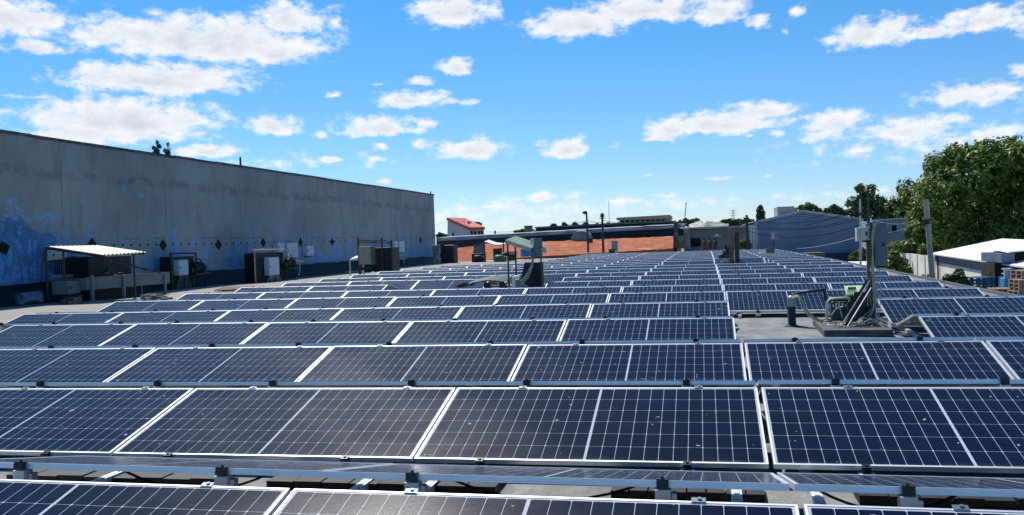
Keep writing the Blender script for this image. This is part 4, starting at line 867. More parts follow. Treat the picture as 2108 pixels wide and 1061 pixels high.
b.add(vs, [(4*i+j, 4*i+4+j, 4*i+4+(j+1) % 4, 4*i+(j+1) % 4) for i in range(34) for j in range(4)]); b.build('roof_edge', GREYROOF, o)
o = thing('rear_hall', 'dark felted hall rising behind the grey roof edge of the brick hall', 'building', (-8, 90, GZ))
b = MB(); q = [at(x, y, Y=90) for x, y in ((1102, 481), (1392, 470), (1391, 455.5), (1300, 458.5), (1103, 468.5))]; q[0].z -= 3; q[1].z -= 3; b.poly(q, (0, 16, 0)); b.build('wall', DKBLUE, o)
b = MB(); q = [at(x, y, Y=89.9) for x, y in ((1101, 469.2), (1300, 459.2), (1392, 456.2))]
for i in range(2): b.bar(q[i], q[i+1], .3, .18)
b.build('roof_trim', GREYROOF, o)
b = MB(); p = at(1199, 494, Y=75.6); n = 12; pts = [p+Vector((-1.0*math.cos(math.pi*i/n), 0, .92*math.sin(math.pi*i/n))) for i in range(n+1)]; b.poly(pts, (0, -1.0, -.1))
tag(b.build('awning', M('grey_awning', (.18, .22, .26), .6, 0, .2, 2)), 'small grey half round awning above the orange slope', 'awning')
# passage between halls, low grey building
b = MB(); b.px(1388, 457, 1397, 512, 70, .5); tag(b.build('brick_pillar', M('dark_pillar', (.09, .08, .075), .8, 0, .4, 2), bevel=.04), 'dark square pillar at the right end of the orange hall', 'pillar')
b = MB(); b.px(1397.5, 486, 1407.5, 512, 73, .3); tag(b.build('ochre_door', M('ochre_door', (.36, .25, .09), .7, 0, .3, 2)), 'ochre yellow door between the dark pillar and grey building', 'door')
o = thing('grey_outbuilding', 'low grey rendered outbuilding with a black opening', 'building', (0, 74, GZ))
b = MB()
a = at(1408, 512, Y=74); c = at(1545, 512, Y=74); tl, tr = at(1408, 472, Y=74), at(1545, 467, Y=74)
b.hexa([(a.x, 74, GZ), (c.x, 74, GZ), (c.x, 82, GZ), (a.x, 82, GZ), (a.x, 74, tl.z), (c.x, 74, tr.z), (c.x, 82, tr.z), (a.x, 82, tl.z)])
b.build('wall', M('grey_render', (.26, .25, .23), .9, 0, .25, .7, (.14, .13, .12), .5), o)
b = MB(); b.px(1421.5, 490.5, 1442, 508, 73.9, .08); b.build('opening', DARKIN, o)
b = MB(); b.bar(at(1406, 471, Y=73.8), at(1547, 466, Y=73.8), .5, .16); b.build('roof_edge', M('pale_edge', (.42, .40, .37), .8, 0, .3, 1), o)
b = MB(); b.px(1409, 473, 1421, 513, 73.3, .5); b.build('buttress', M('grey_buttress', (.30, .29, .28), .9, 0, .3, 1), o)
b = MB(); b.px(1472, 482, 1479, 487, 73.85, .12); b.px(1466, 485.5, 1485, 487, 73.82, .1); b.build('wall_lamp', WHITEP, o)
o = thing('lean_to_roof', 'loose roofing sheets on top of the grey outbuilding', 'roof', (0, 78, 1))
b = MB(); rr = random.Random(3)
for (x0, y0, x1, y1, d) in ((1420, 470, 1446, 461, 76), (1440, 467, 1500, 468, 77.5), (1452, 462, 1492, 467, 78), (1428, 472, 1450, 466, 75)):
    b.bar(at(x0, y0, Y=d), at(x1, y1, Y=d), 1.6, .10, (0, -.4, 1))
b.build('sheet', M('pale_sheet', (.38, .36, .32), .8, .1, .5, 1, (.10, .09, .08), .5), o)
for i, x in enumerate((1451, 1462, 1473)):
    o = thing('gas_cylinder', 'rust red gas cylinder with a pale valve, %s of three by the outbuilding' % ('left', 'middle', 'right')[i], 'cylinder', at(x, 512, Y=68), 'gas cylinders by the outbuilding')
    b = MB(); c = at(x, 511, Y=68); b.tube([(c.x, 68, c.z-.1), (c.x, 68, c.z+.45), (c.x, 68, c.z+.58), (c.x, 68, c.z+.63)], [.17, .17, .11, .05], 14); b.build('body', M('red_brown_cylinder', (.13, .03, .02), .6, .1, .3, 3), o)
    b = MB(); b.tube([(c.x, 68, c.z+.62), (c.x, 68, c.z+.74)], .06, 8); b.tube([(c.x-.12, 68, c.z+.85), (c.x, 68, c.z+.76), (c.x+.12, 68, c.z+.85)], .05, 8); b.build('valve', DARKST, o)
# blue gable shed
o = thing('blue_shed', 'big blue grey sheet metal shed with a wide shaded gable', 'building', (8, 72, GZ))
YB = 72
bl, br = at(1560, 512, Y=YB), at(1770, 520, Y=YB); el_, pk, er = at(1559, 458.5, Y=YB), at(1653, 437, Y=YB), at(1771, 453, Y=YB)
b = MB(); b.poly([(bl.x, YB, GZ), (br.x, YB, GZ), er, pk, el_], (0, 26, 0))
def mat_ribbed(name, col, axis='x', pitch=.28):
    t = NT(name); x, y, z = t.xyz(); w = t.math('FRACT', t.math('DIVIDE', x if axis == 'x' else y, pitch)); rib = t.ramp(t.math('ABSOLUTE', t.math('SUBTRACT', w, .5)), .34, .44)
    c = t.mix(t.ramp(t.noise(.4, 5), .3, .7), tuple(v*.85 for v in col), tuple(v*1.12 for v in col)); t.bump(rib, .15, .02); return t.done(c, .6, .1, .2)
b.build('gable_wall', mat_ribbed('blue_grey_cladding', (.18, .25, .35)), o)
b = MB(); b.bar(el_+Vector((-.25, -.15, -.02)), pk+Vector((0, -.15, .05)), .12, .14); b.bar(pk+Vector((0, -.15, .05)), er+Vector((.1, -.15, 0)), .12, .14); b.build('verge_trim', M('pale_blue_trim', (.30, .38, .48), .5, .1, .1, 1), o)
b = MB(); 
for (p, q) in ((el_+Vector((-.3, -.2, .06)), pk+Vector((0, -.2, .12))), (pk+Vector((0, -.2, .12)), er+Vector((.3, -.2, .06)))):
    b.poly([p, q, q+Vector((0, 26.4, 0)), p+Vector((0, 26.4, 0))], (0, 0, .05))
b.build('roof', M('white_roof_sheet', (.62, .64, .66), .5, .1, .1, .6), o)
b = MB(); wl = at(1543, 467, Y=YB+.5); b.box(bl.x-.75, bl.x-.02, YB+.1, YB+.4, GZ, el_.z-.25); b.build('side_wall', M('white_side_panel', (.72, .74, .76), .6, 0, .1, 1.2), o)
b = MB()
for i in range(3): b.box(bl.x-.66+i*.24, bl.x-.60+i*.24, YB+.06, YB+.098, GZ, el_.z-.4)
b.build('side_mullion', M('grey_green_slot', (.16, .24, .26), .5, 0, .2, 2), o)
b = MB(); b.px(1697, 521, 1762, 545, YB-.6, .5); b.build('plinth_wall', M('deep_blue_plinth', (.02, .05, .12), .6, 0, .4, 1), o)
b = MB(); b.px(1661, 521, 1699, 530, YB-5, 3); tag(b.build('low_box', M('brown_grey_low', (.10, .09, .085), .8, 0, .3, 1)), 'low dark box structure before the foot of the blue shed', 'box')
b = MB(); b.px(1600.5, 425.5, 1636, 446, 92, 5); ck = b.build('roof_block', M('grey_block', (.26, .27, .28), .9, 0, .1, .5)); tag(ck, 'square grey block house rising behind the blue shed roof', 'building')
b = MB(); q = [at(x, y, Z=-1.1) for x, y in ((1733, 546), (1792, 546), (1786, 537), (1752, 535.5))]; b.poly(q, (0, 0, -.12)); tag(b.build('white_sheet_roof', M('white_sheet', (.80, .79, .74), .7, 0, .08, .8)), 'flat white sheet roof just past the right roof edge', 'roof')
# pale blue house behind trees
o = thing('pale_blue_house', 'pale blue rendered house with one dark window beneath the big tree', 'house', (19, 80, GZ)); YH = 80
a, c = at(1798, 508, Y=YH), at(1884, 508, Y=YH); tz0, tz1 = at(1798, 455, Y=YH).z, at(1884, 450, Y=YH).z
b = MB(); b.hexa([(a.x, YH, GZ), (c.x, YH, GZ), (c.x, YH+8, GZ), (a.x, YH+8, GZ), (a.x, YH, tz0), (c.x, YH, tz1), (c.x, YH+8, tz1), (a.x, YH+8, tz0)]); b.build('wall', M('pale_blue_render', (.33, .44, .56), .85, 0, .15, .8), o)
b = MB(); b.bar((a.x-.2, YH-.15, tz0+.05), (c.x+.2, YH-.15, tz1+.05), .3, .12); b.build('roof_edge', WHITEP, o)
b = MB(); b.px(1834, 462, 1848, 481, YH-.06, .05); wf = b.build('window', M('blue_white_frame', (.5, .58, .66), .6, 0, .1, 2), o)
b = MB(); b.px(1836, 464, 1846, 479.5, YH-.075, .012); b.build('pane', DARKIN, wf)
# cream wall, white roofed building and yard on the right
XF = 13.0
CREAMW = M('cream_concrete', (.80, .76, .67), .9, 0, .10, .9, (.40, .36, .30), .15, .2, 12)
b = MB(); y0, y1 = at(1921, 528, X=XF).y, at(1846, 520, X=XF).y; zt0, zt1 = at(1921, 528, X=XF).z, at(1846, 520, X=XF).z
o = thing('concrete_wall', 'stained cream concrete yard wall left of the white roofed building', 'wall', (XF, (y0+y1)/2, GZ))
n = 5
for i in range(n):
    a, c = y0+(y1-y0)*i/n, y0+(y1-y0)*(i+1)/n; z0 = zt0+(zt1-zt0)*i/n+random.uniform(-.02, .02)
    m_ = MB(); m_.box(XF, XF+.14, a+.02, c-.02, GZ, z0); m_.build('wall_panel', CREAMW, o)
    m_ = MB(); m_.box(XF-.05, XF+.19, c-.09, c+.09, GZ, z0+.03); m_.build('post', CREAMW, o)
o = thing('white_roofed_store', 'low cream walled store with a bright white sheet roof', 'building', (XF, 40, GZ))
ya, yb = at(2050, 549, X=XF).y-7, at(1926, 522, X=XF).y; zf = at(1926, 524, X=XF).z; zn = at(2048, 541, X=XF).z
zs_ = lambda y: zf+(zn-zf)*(yb-y)/(yb-at(2048, 541, X=XF).y)
b = MB(); b.hexa([(XF, ya, GZ), (XF+9, ya, GZ), (XF+9, yb, GZ), (XF, yb, GZ), (XF, ya, zs_(ya)-.55), (XF+9, ya, zs_(ya)-.55), (XF+9, yb, zf-.45), (XF, yb, zf-.45)]); b.build('wall', CREAMW, o)
b = MB(); b.hexa([(XF-.06, ya, zs_(ya)-.52), (XF+.1, ya, zs_(ya)-.52), (XF+.1, yb, zf-.42), (XF-.06, yb, zf-.42), (XF-.06, ya, zs_(ya)-.05), (XF+.1, ya, zs_(ya)-.05), (XF+.1, yb, zf-.03), (XF-.06, yb, zf-.03)]); b.build('fascia', M('slate_fascia', (.13, .15, .18), .6, 0, .25, .8), o)
rp = at(2062, 491.5, Y=yb+.3); zr = rp.z; xr_ = rp.x
b = MB(); rr = random.Random(6)
b.hexa([(XF-.25, ya, zs_(ya)-.02), (xr_, ya, zr-.30), (xr_, yb+.3, zr-.06), (XF-.25, yb+.3, zf), (XF-.25, ya, zs_(ya)+.05), (xr_, ya, zr-.22), (xr_, yb+.3, zr), (XF-.25, yb+.3, zf+.06)])
b.hexa([(xr_+.005, ya, zr-.30), (xr_+6, ya, zr-.9), (xr_+6, yb+.3, zr-.6), (xr_+.005, yb+.3, zr-.06), (xr_+.005, ya, zr-.22), (xr_+6, ya, zr-.8), (xr_+6, yb+.3, zr-.5), (xr_+.005, yb+.3, zr)])
b.build('roof', M('bright_white_roof', (.80, .79, .77), .6, 0, .06, .7), o)
b = MB(); p = at(1931, 560, X=XF-.08); b.cyl((XF-.08, p.y), .05, GZ, zf-.1, 8); b.build('downpipe', DARKST, o)
o = thing('loading_bay', 'dark loading bay under a slate canopy box at the right edge', 'building', (12.5, 36, GZ))
YL = 37.3
b = MB(); b.px(2062, 522, 2089, 541, YL, 3); b.build('canopy_box', M('slate_canopy', (.12, .16, .22), .6, 0, .2, 1), o)
b = MB(); b.px(2089.5, 519, 2125, 560, YL+.3, 3); b.build('recess', DARKIN, o)
b = MB(); b.px(2048, 542, 2092, 600, YL+.8, 2.0); b.build('doorway', M('brown_black_doorway', (.035, .018, .013), .7, 0, .4, 1.5), o)
b = MB(); q = [at(x, y, Y=YL-.2) for x, y in ((2076, 521), (2125, 516), (2125, 514), (2078, 518.5))]; b.poly(q, (0, 3, .15)); b.build('awning', WHITEP, o)
b = MB(); p0, p1 = at(2058, 600, Y=YL+.7), at(2068, 570, Y=YL+.7); b.bar((p0.x, p0.y, p0.z), (p0.x, p0.y, p1.z), .07); b.bar((p0.x, p0.y, p1.z), (p1.x, p0.y, p1.z), .07); b.build('door_frame', WHITEP, o)
def pallet(b, cx, cy, z, w, d, rz, h=.14):
    c, s = math.cos(rz), math.sin(rz)
    def bx(x0, x1, y0, y1, z0, z1): b.hexa([(cx+x*c-y*s, cy+x*s+y*c, zz) for zz in (z0, z1) for x, y in ((x0, y0), (x1, y0), (x1, y1), (x0, y1))])
    for i in range(7): bx(-w/2+i*w/6.6, -w/2+i*w/6.6+w*.115, -d/2, d/2, z+h-.024, z+h)
    for y in (-d/2, -.05, d/2-.1):
        bx(-w/2, w/2, y, y+.1, z+h-.048, z+h-.025); bx(-w/2, w/2, y, y+.1, z, z+.022)
        for x in (-w/2, -.07, w/2-.14): bx(x, x+.14, y+.001, y+.099, z+.023, z+h-.049)
def stack(lab, x0, x1, ytop, Y, mat, n, group, rz, cat='pallet', w=None, d=1.0):
    p = at((x0+x1)/2, ytop, Y=Y); k = topx(p)[2]; w = w or (x1-x0)*k/FPX*.92; rr = random.Random(int(x0))
    for i in range(n):
        z = p.z-.15*(i+1); b = MB(); pallet(b, p.x+rr.uniform(-.03, .03), Y+rr.uniform(-.03, .03), z, w, d, rz+rr.uniform(-.04, .04))
        pos = 'topmost' if i == 0 else ORD[i]+' from the top'
        tag(b.build('pallet', mat), lab % pos, cat, group)
    gz = p.z-.15*n; return p, gz
PALB = M('blue_pallet_paint', (.02, .10, .24), .7, 0, .4, 6, (.2, .25, .3), .3); PALW = M('pallet_wood', (.33, .20, .11), .85, 0, .35, 7, (.16, .10, .06), .4); PALY = M('grey_pallet_wood', (.32, .24, .16), .85, 0, .3, 7)
stack('blue pallet %s in the blue stack by the cream wall', 1992, 2035, 570, 37.2, PALB, 10, 'blue pallets by the cream wall', R(24))
stack('brown wooden pallet %s in the low stack by the doorway', 2035, 2089, 593, 34.4, PALW, 6, 'brown pallets in the low stack', R(-12))
stack('pale wooden pallet %s in the tall stack at the right edge', 2091, 2122, 556, 34.2, PALY, 11, 'pale pallets in the tall stack', R(10))
stack('pale wooden pallet %s in the half hidden stack before the doorway', 2086, 2104, 575, 33.2, PALY, 7, 'pale pallets in the half hidden stack', R(5))
o = thing('crate_tower', 'blue and white crates stacked upright in front of the dark doorway', 'crate', at(2076, 593, Y=36))
b = MB(); b.px(2068, 573, 2084, 594, 36, .6); b.build('lower_crate', M('sky_blue_crate', (.05, .28, .62), .5, 0, .2, 3), o, bevel=.03)
b = MB()
for x in (2068, 2073, 2078): b.px(x, 553, x+3, 572.5, 36, .1)
b.px(2068, 553, 2084, 555.5, 36.11, .4); b.px(2068, 563, 2084, 565, 36.11, .4); b.build('upper_frame', M('pale_blue_frame', (.45, .58, .70), .5, 0, .15, 3), o)
b = MB(); b.px(2082, 555, 2092, 592, 36.7, .4); b.build('back_panel', M('navy_panel', (.025, .04, .07), .6, 0, .2, 2), o)
# red roofed house on the left
o = thing('red_roofed_house', 'white house with a red tiled roof beyond the wall corner', 'house', at(955, 487, Y=110)); YR = 110
def A_(x, y, Y=YR): return at(x, y, Y=Y)
b = MB(); q = [A_(921, 490), A_(966, 487), A_(966, 472), A_(921.5, 455)]; b.poly(q)
q2 = [A_(966, 487), at(997, 487, Y=112), at(996, 472.5, Y=112), A_(966, 472)]; b.poly(q2)
q3 = [at(997, 487, Y=112), at(960, 487, Y=121), at(953, 454, Y=121), at(996, 472.5, Y=112)]; b.poly(q3); b.poly([A_(921, 490), A_(921.5, 455), at(953, 454, Y=121), at(960, 487, Y=121)])
b.build('wall', M('lilac_white_render', (.56, .54, .58), .9, 0, .08, .5), o)
b = MB(); q = [A_(919.5, 453.5, YR-.4), A_(966, 473.5, YR-.5), at(998.5, 473, Y=111.6), at(957, 453.5, Y=122)]; b.poly(q, (0, 0, .35)); b.build('roof', M('red_tiles', (.52, .10, .09), .7, 0, .2, 1.2), o)
b = MB(); q = [at(956, 466, Y=112.5), at(964.5, 466, Y=112.5), at(960.5, 456, Y=113.5)]; b.poly(q, (0, 2.5, 0)); b.build('dormer', DARKST, o)
for x in (971, 978, 986, 992):
    b = MB(); y_ = 110+(x-966)/31*2-.15; b.px(x-1.6, 476, x+1.9, 486, y_, .1); b.build('window', DARKIN, o)
b = MB(); b.px(931, 480, 934, 486, YR-.1, .08); b.build('window', DARKIN, o)
p = at(981, 468, Y=130); tree('round_tree', 'small dark tree peeping over the red tiled roof', (p.x, p.y, GZ), pblobs([(978, 466, 6), (983, 464, 6), (986, 468, 5), (974, 468, 5)], 130, 1, 4), 900, .7, 4, LEAFD, .2)
# water tank on the grey roof
o = thing('roof_tank', 'grey blue drum tank on the hall roof', 'tank', at(1088, 474, Y=100))
b = MB(); p = at(1088, 476, Y=100); b.cyl((p.x, 100), .52, p.z-.4, at(1088, 465, Y=100).z, 20); b.build('drum', M('blue_grey_drum', (.12, .18, .24), .5, .1, .2, 2), o)
b = MB(); b.tube([(p.x, 100, at(1088, 466.5, Y=100).z), (p.x, 100, at(1088, 465.5, Y=100).z)], .56, 20); b.build('rim', DARKST, o)
bl_ = pblobs([(1062+i*7, 478-(i % 3)*1.2, 5) for i in range(9)], 97, .8, 8, .6)
tree('bush', 'yellow green bush along the roof edge beneath the drum tank', (at(1085, 485, Y=97).x, 97, at(1085, 486, Y=97).z), bl_, 1500, .3, 8, LEAFY, .06, None, 'bush')
o = thing('flat_block', 'long sand coloured flat roofed block behind the dark felted hall', 'building', at(1324, 458, Y=150)); YY = 150
b = MB(); q = [at(1275, 463, Y=YY), at(1377, 460, Y=YY), at(1377, 449, Y=YY), at(1275, 453, Y=YY)]; q[0].z -= 4; q[1].z -= 4; b.poly(q, (0, 12, 0)); b.build('wall', M('sand_wall', (.33, .28, .20), .9, 0, .15, .4), o)
b = MB(); q = [at(1269, 453.5, Y=YY-.6), at(1379, 449.5, Y=YY-.6), at(1378.5, 442.5, Y=YY-.6), at(1269, 448.5, Y=YY-.6)]; b.poly(q, (0, 13, 0)); b.build('parapet', M('sand_parapet', (.36, .31, .23), .9, 0, .12, .4), o)
for i in range(9): b = MB(); x = 1281+i*10.5; y_ = 455.5-i*.33; b.px(x-2.8, y_-.6, x+2.8, y_+2.6, YY-.25, .2); b.build('window', DARKIN, o)
# ------------------------------------------------------------------ poles, masts, wires
POLEC = M('concrete_pole', (.34, .32, .29), .85, 0, .2, 2); POLED = M('dark_pole', (.05, .045, .042), .8, 0, .3, 3)
def pole(name, lab, x0, y0, x1, y1, Y, r, m, arms=(), cat='pole', zb=None):
    a, c = at(x0, y0, Y=Y), at(x1, y1, Y=Y); 
    if zb is not None: d = (c-a); c = a+d*((zb-a.z)/d.z)
    o = thing(name, lab, cat, c); b = MB(); b.tube([c, a], [r*1.25, r], 10); b.build('shaft', m, o)
    for nm, fn in arms: b = MB(); fn(b, a); b.build(nm, DARKST, o)
    return o, a
_, PA = pole('lamp_pole', 'slim dark lamp pole with a small pale lamp head before the orange slope', 1207.5, 441, 1211, 520, 69.3, .075, POLED, [('lamp_head', lambda b, a: b.tube([a, a+Vector((-.05, -.1, .12)), a+Vector((-.28, -.25, .14))], [.09, .16, .10], 10)), ('bracket', lambda b, a: b.box(a.x+.05, a.x+.45, a.y-.1, a.y+.1, a.z-2.5, a.z-2.1))], cat='lamp')
_, PB = pole('utility_pole', 'plain dark utility pole right of the slim lamp pole', 1239.5, 439, 1242, 520, 69.3, .09, POLED, [('cap', lambda b, a: b.cyl((a.x, a.y), .17, a.z-.35, a.z-.1, 8)), ('insulator', lambda b, a: b.bar(a+Vector((-.28, 0, -.45)), a+Vector((.28, 0, -.45)), .06))])
pole('antenna_mast', 'hair thin antenna mast right of the plain dark utility pole', 1253, 414, 1254.5, 470, 95, .025, POLED, cat='mast')
pole('antenna_mast', 'thin leaning antenna mast above the ochre door', 1412.5, 418, 1408, 470, 78, .035, POLED, [('tip', lambda b, a: b.bar(a+Vector((-.1, 0, -.05)), a+Vector((.1, 0, -.05)), .05))], cat='mast')
_, PC = pole('utility_pole', 'dark utility pole at the left corner of the blue shed', 1537, 443, 1539.5, 512, 69, .10, POLED, [('crossarm', lambda b, a: b.bar(a+Vector((-.4, 0, -.4)), a+Vector((.4, 0, -.4)), .08))])
_, PD = pole('utility_pole', 'pale slender pole standing before the blue shed, left of the tall cabinet', 1770.5, 410, 1771.5, 525, 56, .06, M('pale_pole', (.5, .5, .5), .7, 0, .15, 2), [('clamp_ring', lambda b, a: b.cyl((a.x, a.y), .12, a.z-1.1, a.z-.9, 8))], zb=GZ)
_, PE = pole('utility_pole', 'dark slender pole just right of the pale slender pole', 1787, 383, 1789, 525, 60, .085, POLED, [('bracket', lambda b, a: b.bar(a+Vector((-.2, 0, -.4)), a+Vector((.2, 0, -.4)), .07))], zb=GZ)
_, PF = pole('utility_pole', 'leaning concrete utility pole before the big tree', 1906.5, 411, 1918, 560, 40, .115, POLEC, [('strap', lambda b, a: b.tube([a+Vector((.01, 0, -.95)), a+Vector((.02, 0, -1.2))], .15, 12)), ('insulator', lambda b, a: b.bar(a+Vector((.0, -.05, -1.0)), a+Vector((.22, -.05, -.95)), .06))], zb=GZ)
pole('thin_mast', 'left of two thin masts left of the blue shed corner pole', 1525.5, 449, 1526, 470, 110, .06, POLED, cat='mast'); pole('thin_mast', 'right of two thin masts left of the blue shed corner pole', 1531.5, 447, 1532, 470, 110, .06, POLED, cat='mast')
pole('chimney_pipe', 'short dark flue pipe on the grey roof right of the red house', 1019, 475, 1019.3, 484, 88, .09, POLED, cat='pipe')
o = thing('lattice_pylon', 'far lattice power pylon left of the dark poplar', 'pylon', at(1510, 460, Y=420))
b = MB(); tp, bs = at(1509.5, 432, Y=420), at(1509.5, 463, Y=420); h = tp.z-bs.z
for sx in (-1, 1):
    for sy in (-1, 1): b.bar(bs+Vector((sx*.9, sy*.9, 0)), tp+Vector((sx*.12, sy*.12, 0)), .14)
for i in range(6):
    t, t2 = i/6, (i+1)/6; w, w2 = .9-.78*t, .9-.78*t2; z, z2 = bs.z+h*t, bs.z+h*t2
    b.bar((bs.x-w, 420, z), (bs.x+w2, 420, z2), .09); b.bar((bs.x+w, 420, z), (bs.x-w2, 420, z2), .09)
b.build('tower', GREYDK, o); b = MB()
for t, w in ((.62, 1.5), (.78, 1.9), (.92, 1.3)): b.bar((bs.x-w, 420, bs.z+h*t), (bs.x+w, 420, bs.z+h*t), .14)
b.build('crossarm', GREYDK, o)
WIREM = M('wire_sheath', (.015, .015, .016), 1, 0, .2, 9, spec=0)
def wire(lab, a, c, drop, r=.014, m=WIREM): b = MB(); b.tube(sag(a, c, drop), r, 5); tag(b.build('overhead_wire', m), lab, 'wire')
wire('overhead wire rising to the slim lamp pole from the left', at(1000, 478, Y=80), PA+Vector((0, 0, -.6)), .3, .02)
wire('overhead wire between the slim lamp pole and plain utility pole', PA+Vector((0, 0, -.5)), PB+Vector((0, 0, -.8)), .1, .02)
wire('upper wire from the plain utility pole to the right', PB+Vector((0, 0, -.6)), at(1405, 461, Y=72), .35, .02)
wire('lower wire from the plain utility pole to the right', PB+Vector((0, 0, -1.6)), at(1405, 476, Y=72), .3, .018)
for i, (yl, yr, dr) in enumerate(((455, 447, .5), (462, 450, .7), (468, 452, .55), (476, 457, .8))):
    wire('%s overhead wire crossing in front of the blue shed' % ('topmost', 'second', 'third', 'lowest')[i], at(1539, yl, Y=68.5), at(1790, yr-16+i*5, Y=60), dr, .018)
wire('wire from the shed corner pole back to the outbuilding', PC+Vector((0, 0, -.4)), at(1420, 470, Y=73), .4, .02)
wire('pale wire stretched across the lower blue gable', at(1640, 512, Y=66), at(1764, 489, Y=40), .12, .012, M('pale_wire', (.45, .5, .55), .5, .2, .1, 5))
wire('pale cable from the tall cabinet top to the big tree', at(1812, 458, Y=8.62), at(1885, 450, Y=30), .1, .006, ROPE)
wire('second pale cable from the tall cabinet to the big tree', at(1828, 480, Y=8.65), at(1885, 458, Y=30), .05, .005, ROPE)
for i, dy in enumerate((0, 6)): wire('%s long wire from the dark slender pole toward the poplar' % ('upper', 'lower')[i], PE+Vector((0, 0, -.5-i*.6)), at(1560, 452+dy, Y=85), 1.0, .02)
b = MB(); b.tube(smooth_path([at(1438, y, Y=Y) for y, Y in ((628, 14.4), (600, 17.2), (575, 22.8), (555, 29), (535, 41), (516, 58))], 6), .018, 6)
tag(b.build('cable_conduit', M('blue_black_conduit', (.03, .035, .07), .5, 0, .2, 9)), 'thin dark conduit running straight up the panel rows towards the halls', 'conduit')
# ------------------------------------------------------------------ trees and bushes
big = []
rr = random.Random(5)
for x, y, rp in [(1950,400,62),(2010,360,62),(2070,350,60),(2120,380,70),(1935,345,34),(1975,325,34),(2030,312,30),(2080,312,32),(2125,320,34),(1905,440,40),(1915,480,36),(1960,470,52),(2030,440,66),(2090,450,60),(1890,480,26),(1905,390,26),(1985,500,30),(2050,490,44),(2120,480,52),(1930,505,24),(2170,400,80),(2150,470,60),(1886,500,18)]:
    big.append((x, y, rp))
tree('walnut_tree', 'huge dense green broadleaf tree at the right edge', (at(2040, 520, Y=74).x, 75, GZ), pblobs(big, 72, 3.2, 31), 56000, .33, 31, LEAF, .55, shell=.55)
tree('thin_tree', 'sparse dark tree behind the two slender poles', (at(1785, 470, Y=92).x, 92, GZ), pblobs([(1783,400,22),(1765,420,20),(1800,420,22),(1780,435,26),(1810,440,20),(1755,440,16),(1770,388,10),(1796,388,10),(1748,418,9),(1818,412,10)], 92, 1.5, 32), 3000, .42, 32, LEAFD, .2, shell=.2)
tree('olive_tree', 'olive green tree between the sparse dark tree and the huge tree', (at(1850, 470, Y=95).x, 95, GZ), pblobs([(1845,430,24),(1870,415,22),(1825,440,20),(1860,445,24),(1885,440,20),(1865,398,14)], 95, 1.5, 33), 3800, .42, 33, LEAFY, .25, shell=.5)
tree('wispy_tree', 'wispy bare topped tree behind the olive green tree', (at(1862, 470, Y=104).x, 104, GZ), pblobs([(1862,385,16),(1848,392,10),(1878,380,12),(1870,372,9),(1852,375,7)], 104, 1.5, 34), 420, .30, 34, LEAFD, .2, shell=.1)
tree('low_tree', 'low dark spiky tree above the right slope of the blue shed', (at(1716, 460, Y=100).x, 100, GZ), pblobs([(1716,434,14),(1704,437,10),(1728,437,11),(1740,441,9),(1716,427,7)], 100, 1, 35), 1000, .45, 35, LEAFD, .18, shell=.2)
tree('light_tree', 'bright green tree rising behind the ridge of the blue shed', (at(1662, 460, Y=105).x, 105, GZ), pblobs([(1650,432,9),(1662,428,10),(1674,430,9),(1684,436,8),(1640,436,8)], 105, 1, 36), 1200, .42, 36, LEAFY, .2)
tree('poplar', 'dark columnar poplar standing alone left of the grey block house', (at(1566, 470, Y=120).x, 120, GZ), pblobs([(1566,448,8.5),(1566,440,8.5),(1565,433,7),(1566,428,4.5),(1566,456,8)], 120, .4, 37, 1.2), 2400, .36, 37, POPL, .2, shell=.45)
tree('bush', 'tall bush between the tall cabinet and the cream wall', (at(1842, 560, Y=52).x, 52, GZ), pblobs([(1842,510,13),(1838,530,15),(1850,545,16),(1862,555,13),(1832,548,14),(1845,565,16),(1870,565,10)], 52, .9, 38), 2600, .26, 38, LEAF, .08, None, 'bush')
tree('bush', 'round green bush left of the tall cabinet by the blue shed', (at(1765, 560, Y=70).x, 70, GZ), pblobs([(1765,526,12),(1778,522,11),(1756,530,9),(1785,530,10)], 70, .9, 39), 1400, .26, 39, LEAF, .08, None, 'bush')
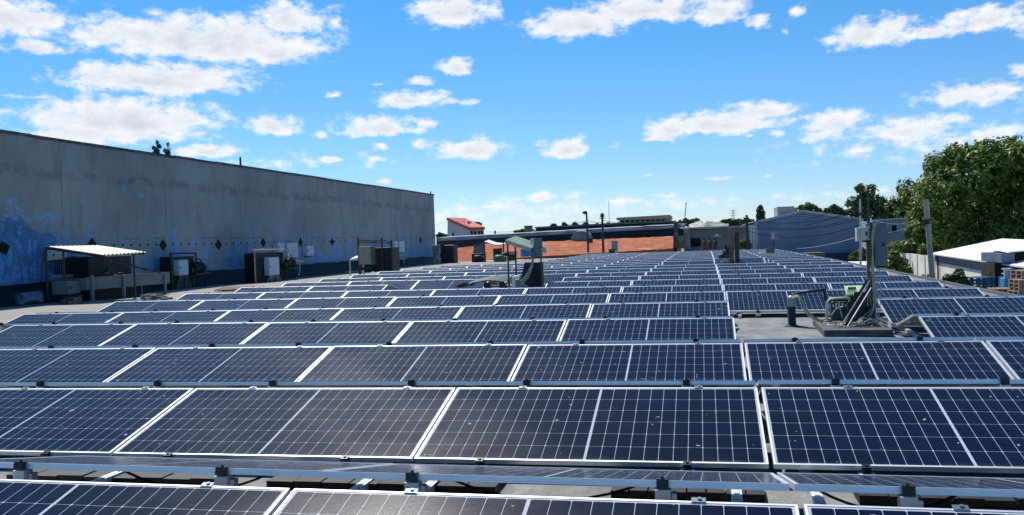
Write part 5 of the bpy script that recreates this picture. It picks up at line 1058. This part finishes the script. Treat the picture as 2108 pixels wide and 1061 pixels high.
tree('bush', 'low foliage below the huge tree behind the cream wall', (at(1890, 520, Y=60).x, 60, GZ), pblobs([(1862,510,14),(1880,512,13),(1900,516,12),(1845,505,9)], 60, .9, 40), 1600, .28, 40, LEAFY, .08, None, 'bush')
tree('bush', 'rust tinged bush growing before the white roofed store', (at(1965, 590, Y=37).x, 37, GZ), pblobs([(1955,578,14),(1975,572,15),(1968,590,18),(1945,588,12),(1985,585,12),(1974,560,7),(1990,592,10)], 36.6, .5, 41), 2400, .17, 41, LEAFD, .05, None, 'bush')
tree('bush', 'small pale bush at the foot of the leaning concrete pole', (at(1905, 575, Y=44).x, 44, GZ), pblobs([(1904,572,8),(1912,574,6),(1898,575,6)], 44, .3, 42), 420, .17, 42, LEAFY, .04, None, 'bush')
b = pblobs([(1856,548,5),(1860,535,4),(1866,560,5),(1862,545,4)], at(1858, 540, X=XF-.1).y, .2, 43)
tree('climbing_plant', 'dark climber growing on the cream concrete wall', (b[0][0], b[0][1], GZ), b, 420, .16, 43, LEAFD, .03, None, 'plant')
tree('climbing_plant', 'spindly dark plant between the blue pallets and the doorway', (at(2040, 575, Y=38.5).x, 38.5, GZ), pblobs([(2040,568,6),(2044,574,5),(2036,575,5)], 38.5, .2, 44), 110, .2, 44, LEAFD, .03, None, 'plant', .1)
tree('bush', 'dark greenery between the grey outbuilding and the blue shed', (at(1531, 512, Y=70).x, 70, GZ), pblobs([(1528,502,8),(1536,500,8),(1522,506,7),(1540,507,7)], 70.5, .5, 45), 900, .24, 45, LEAFY, .05, None, 'bush')
tree('hedge', 'dark far treetops behind the grey outbuilding roof', (at(1415, 470, Y=115).x, 115, GZ), pblobs([(1400,461,7),(1412,458,8),(1424,460,9),(1434,459,10),(1440,462,8)], 115, 1.2, 46), 1500, .42, 46, LEAFD, .15, None, 'tree')
fw_ = crown(pblobs([(1490+i*7, 461-(i*37 % 5)*.8, 7) for i in range(9)]+[(905+i*9, 487+(i*31 % 4), 6) for i in range(7)]+[(1140+i*22, 466-(i*13 % 4), 5) for i in range(7)], 260, 6, 47), 3200, 1.3, 47).build('far_treeline', LEAFD)
tag(fw_, 'faint strip of far treetops along the horizon', 'trees', kind='stuff')
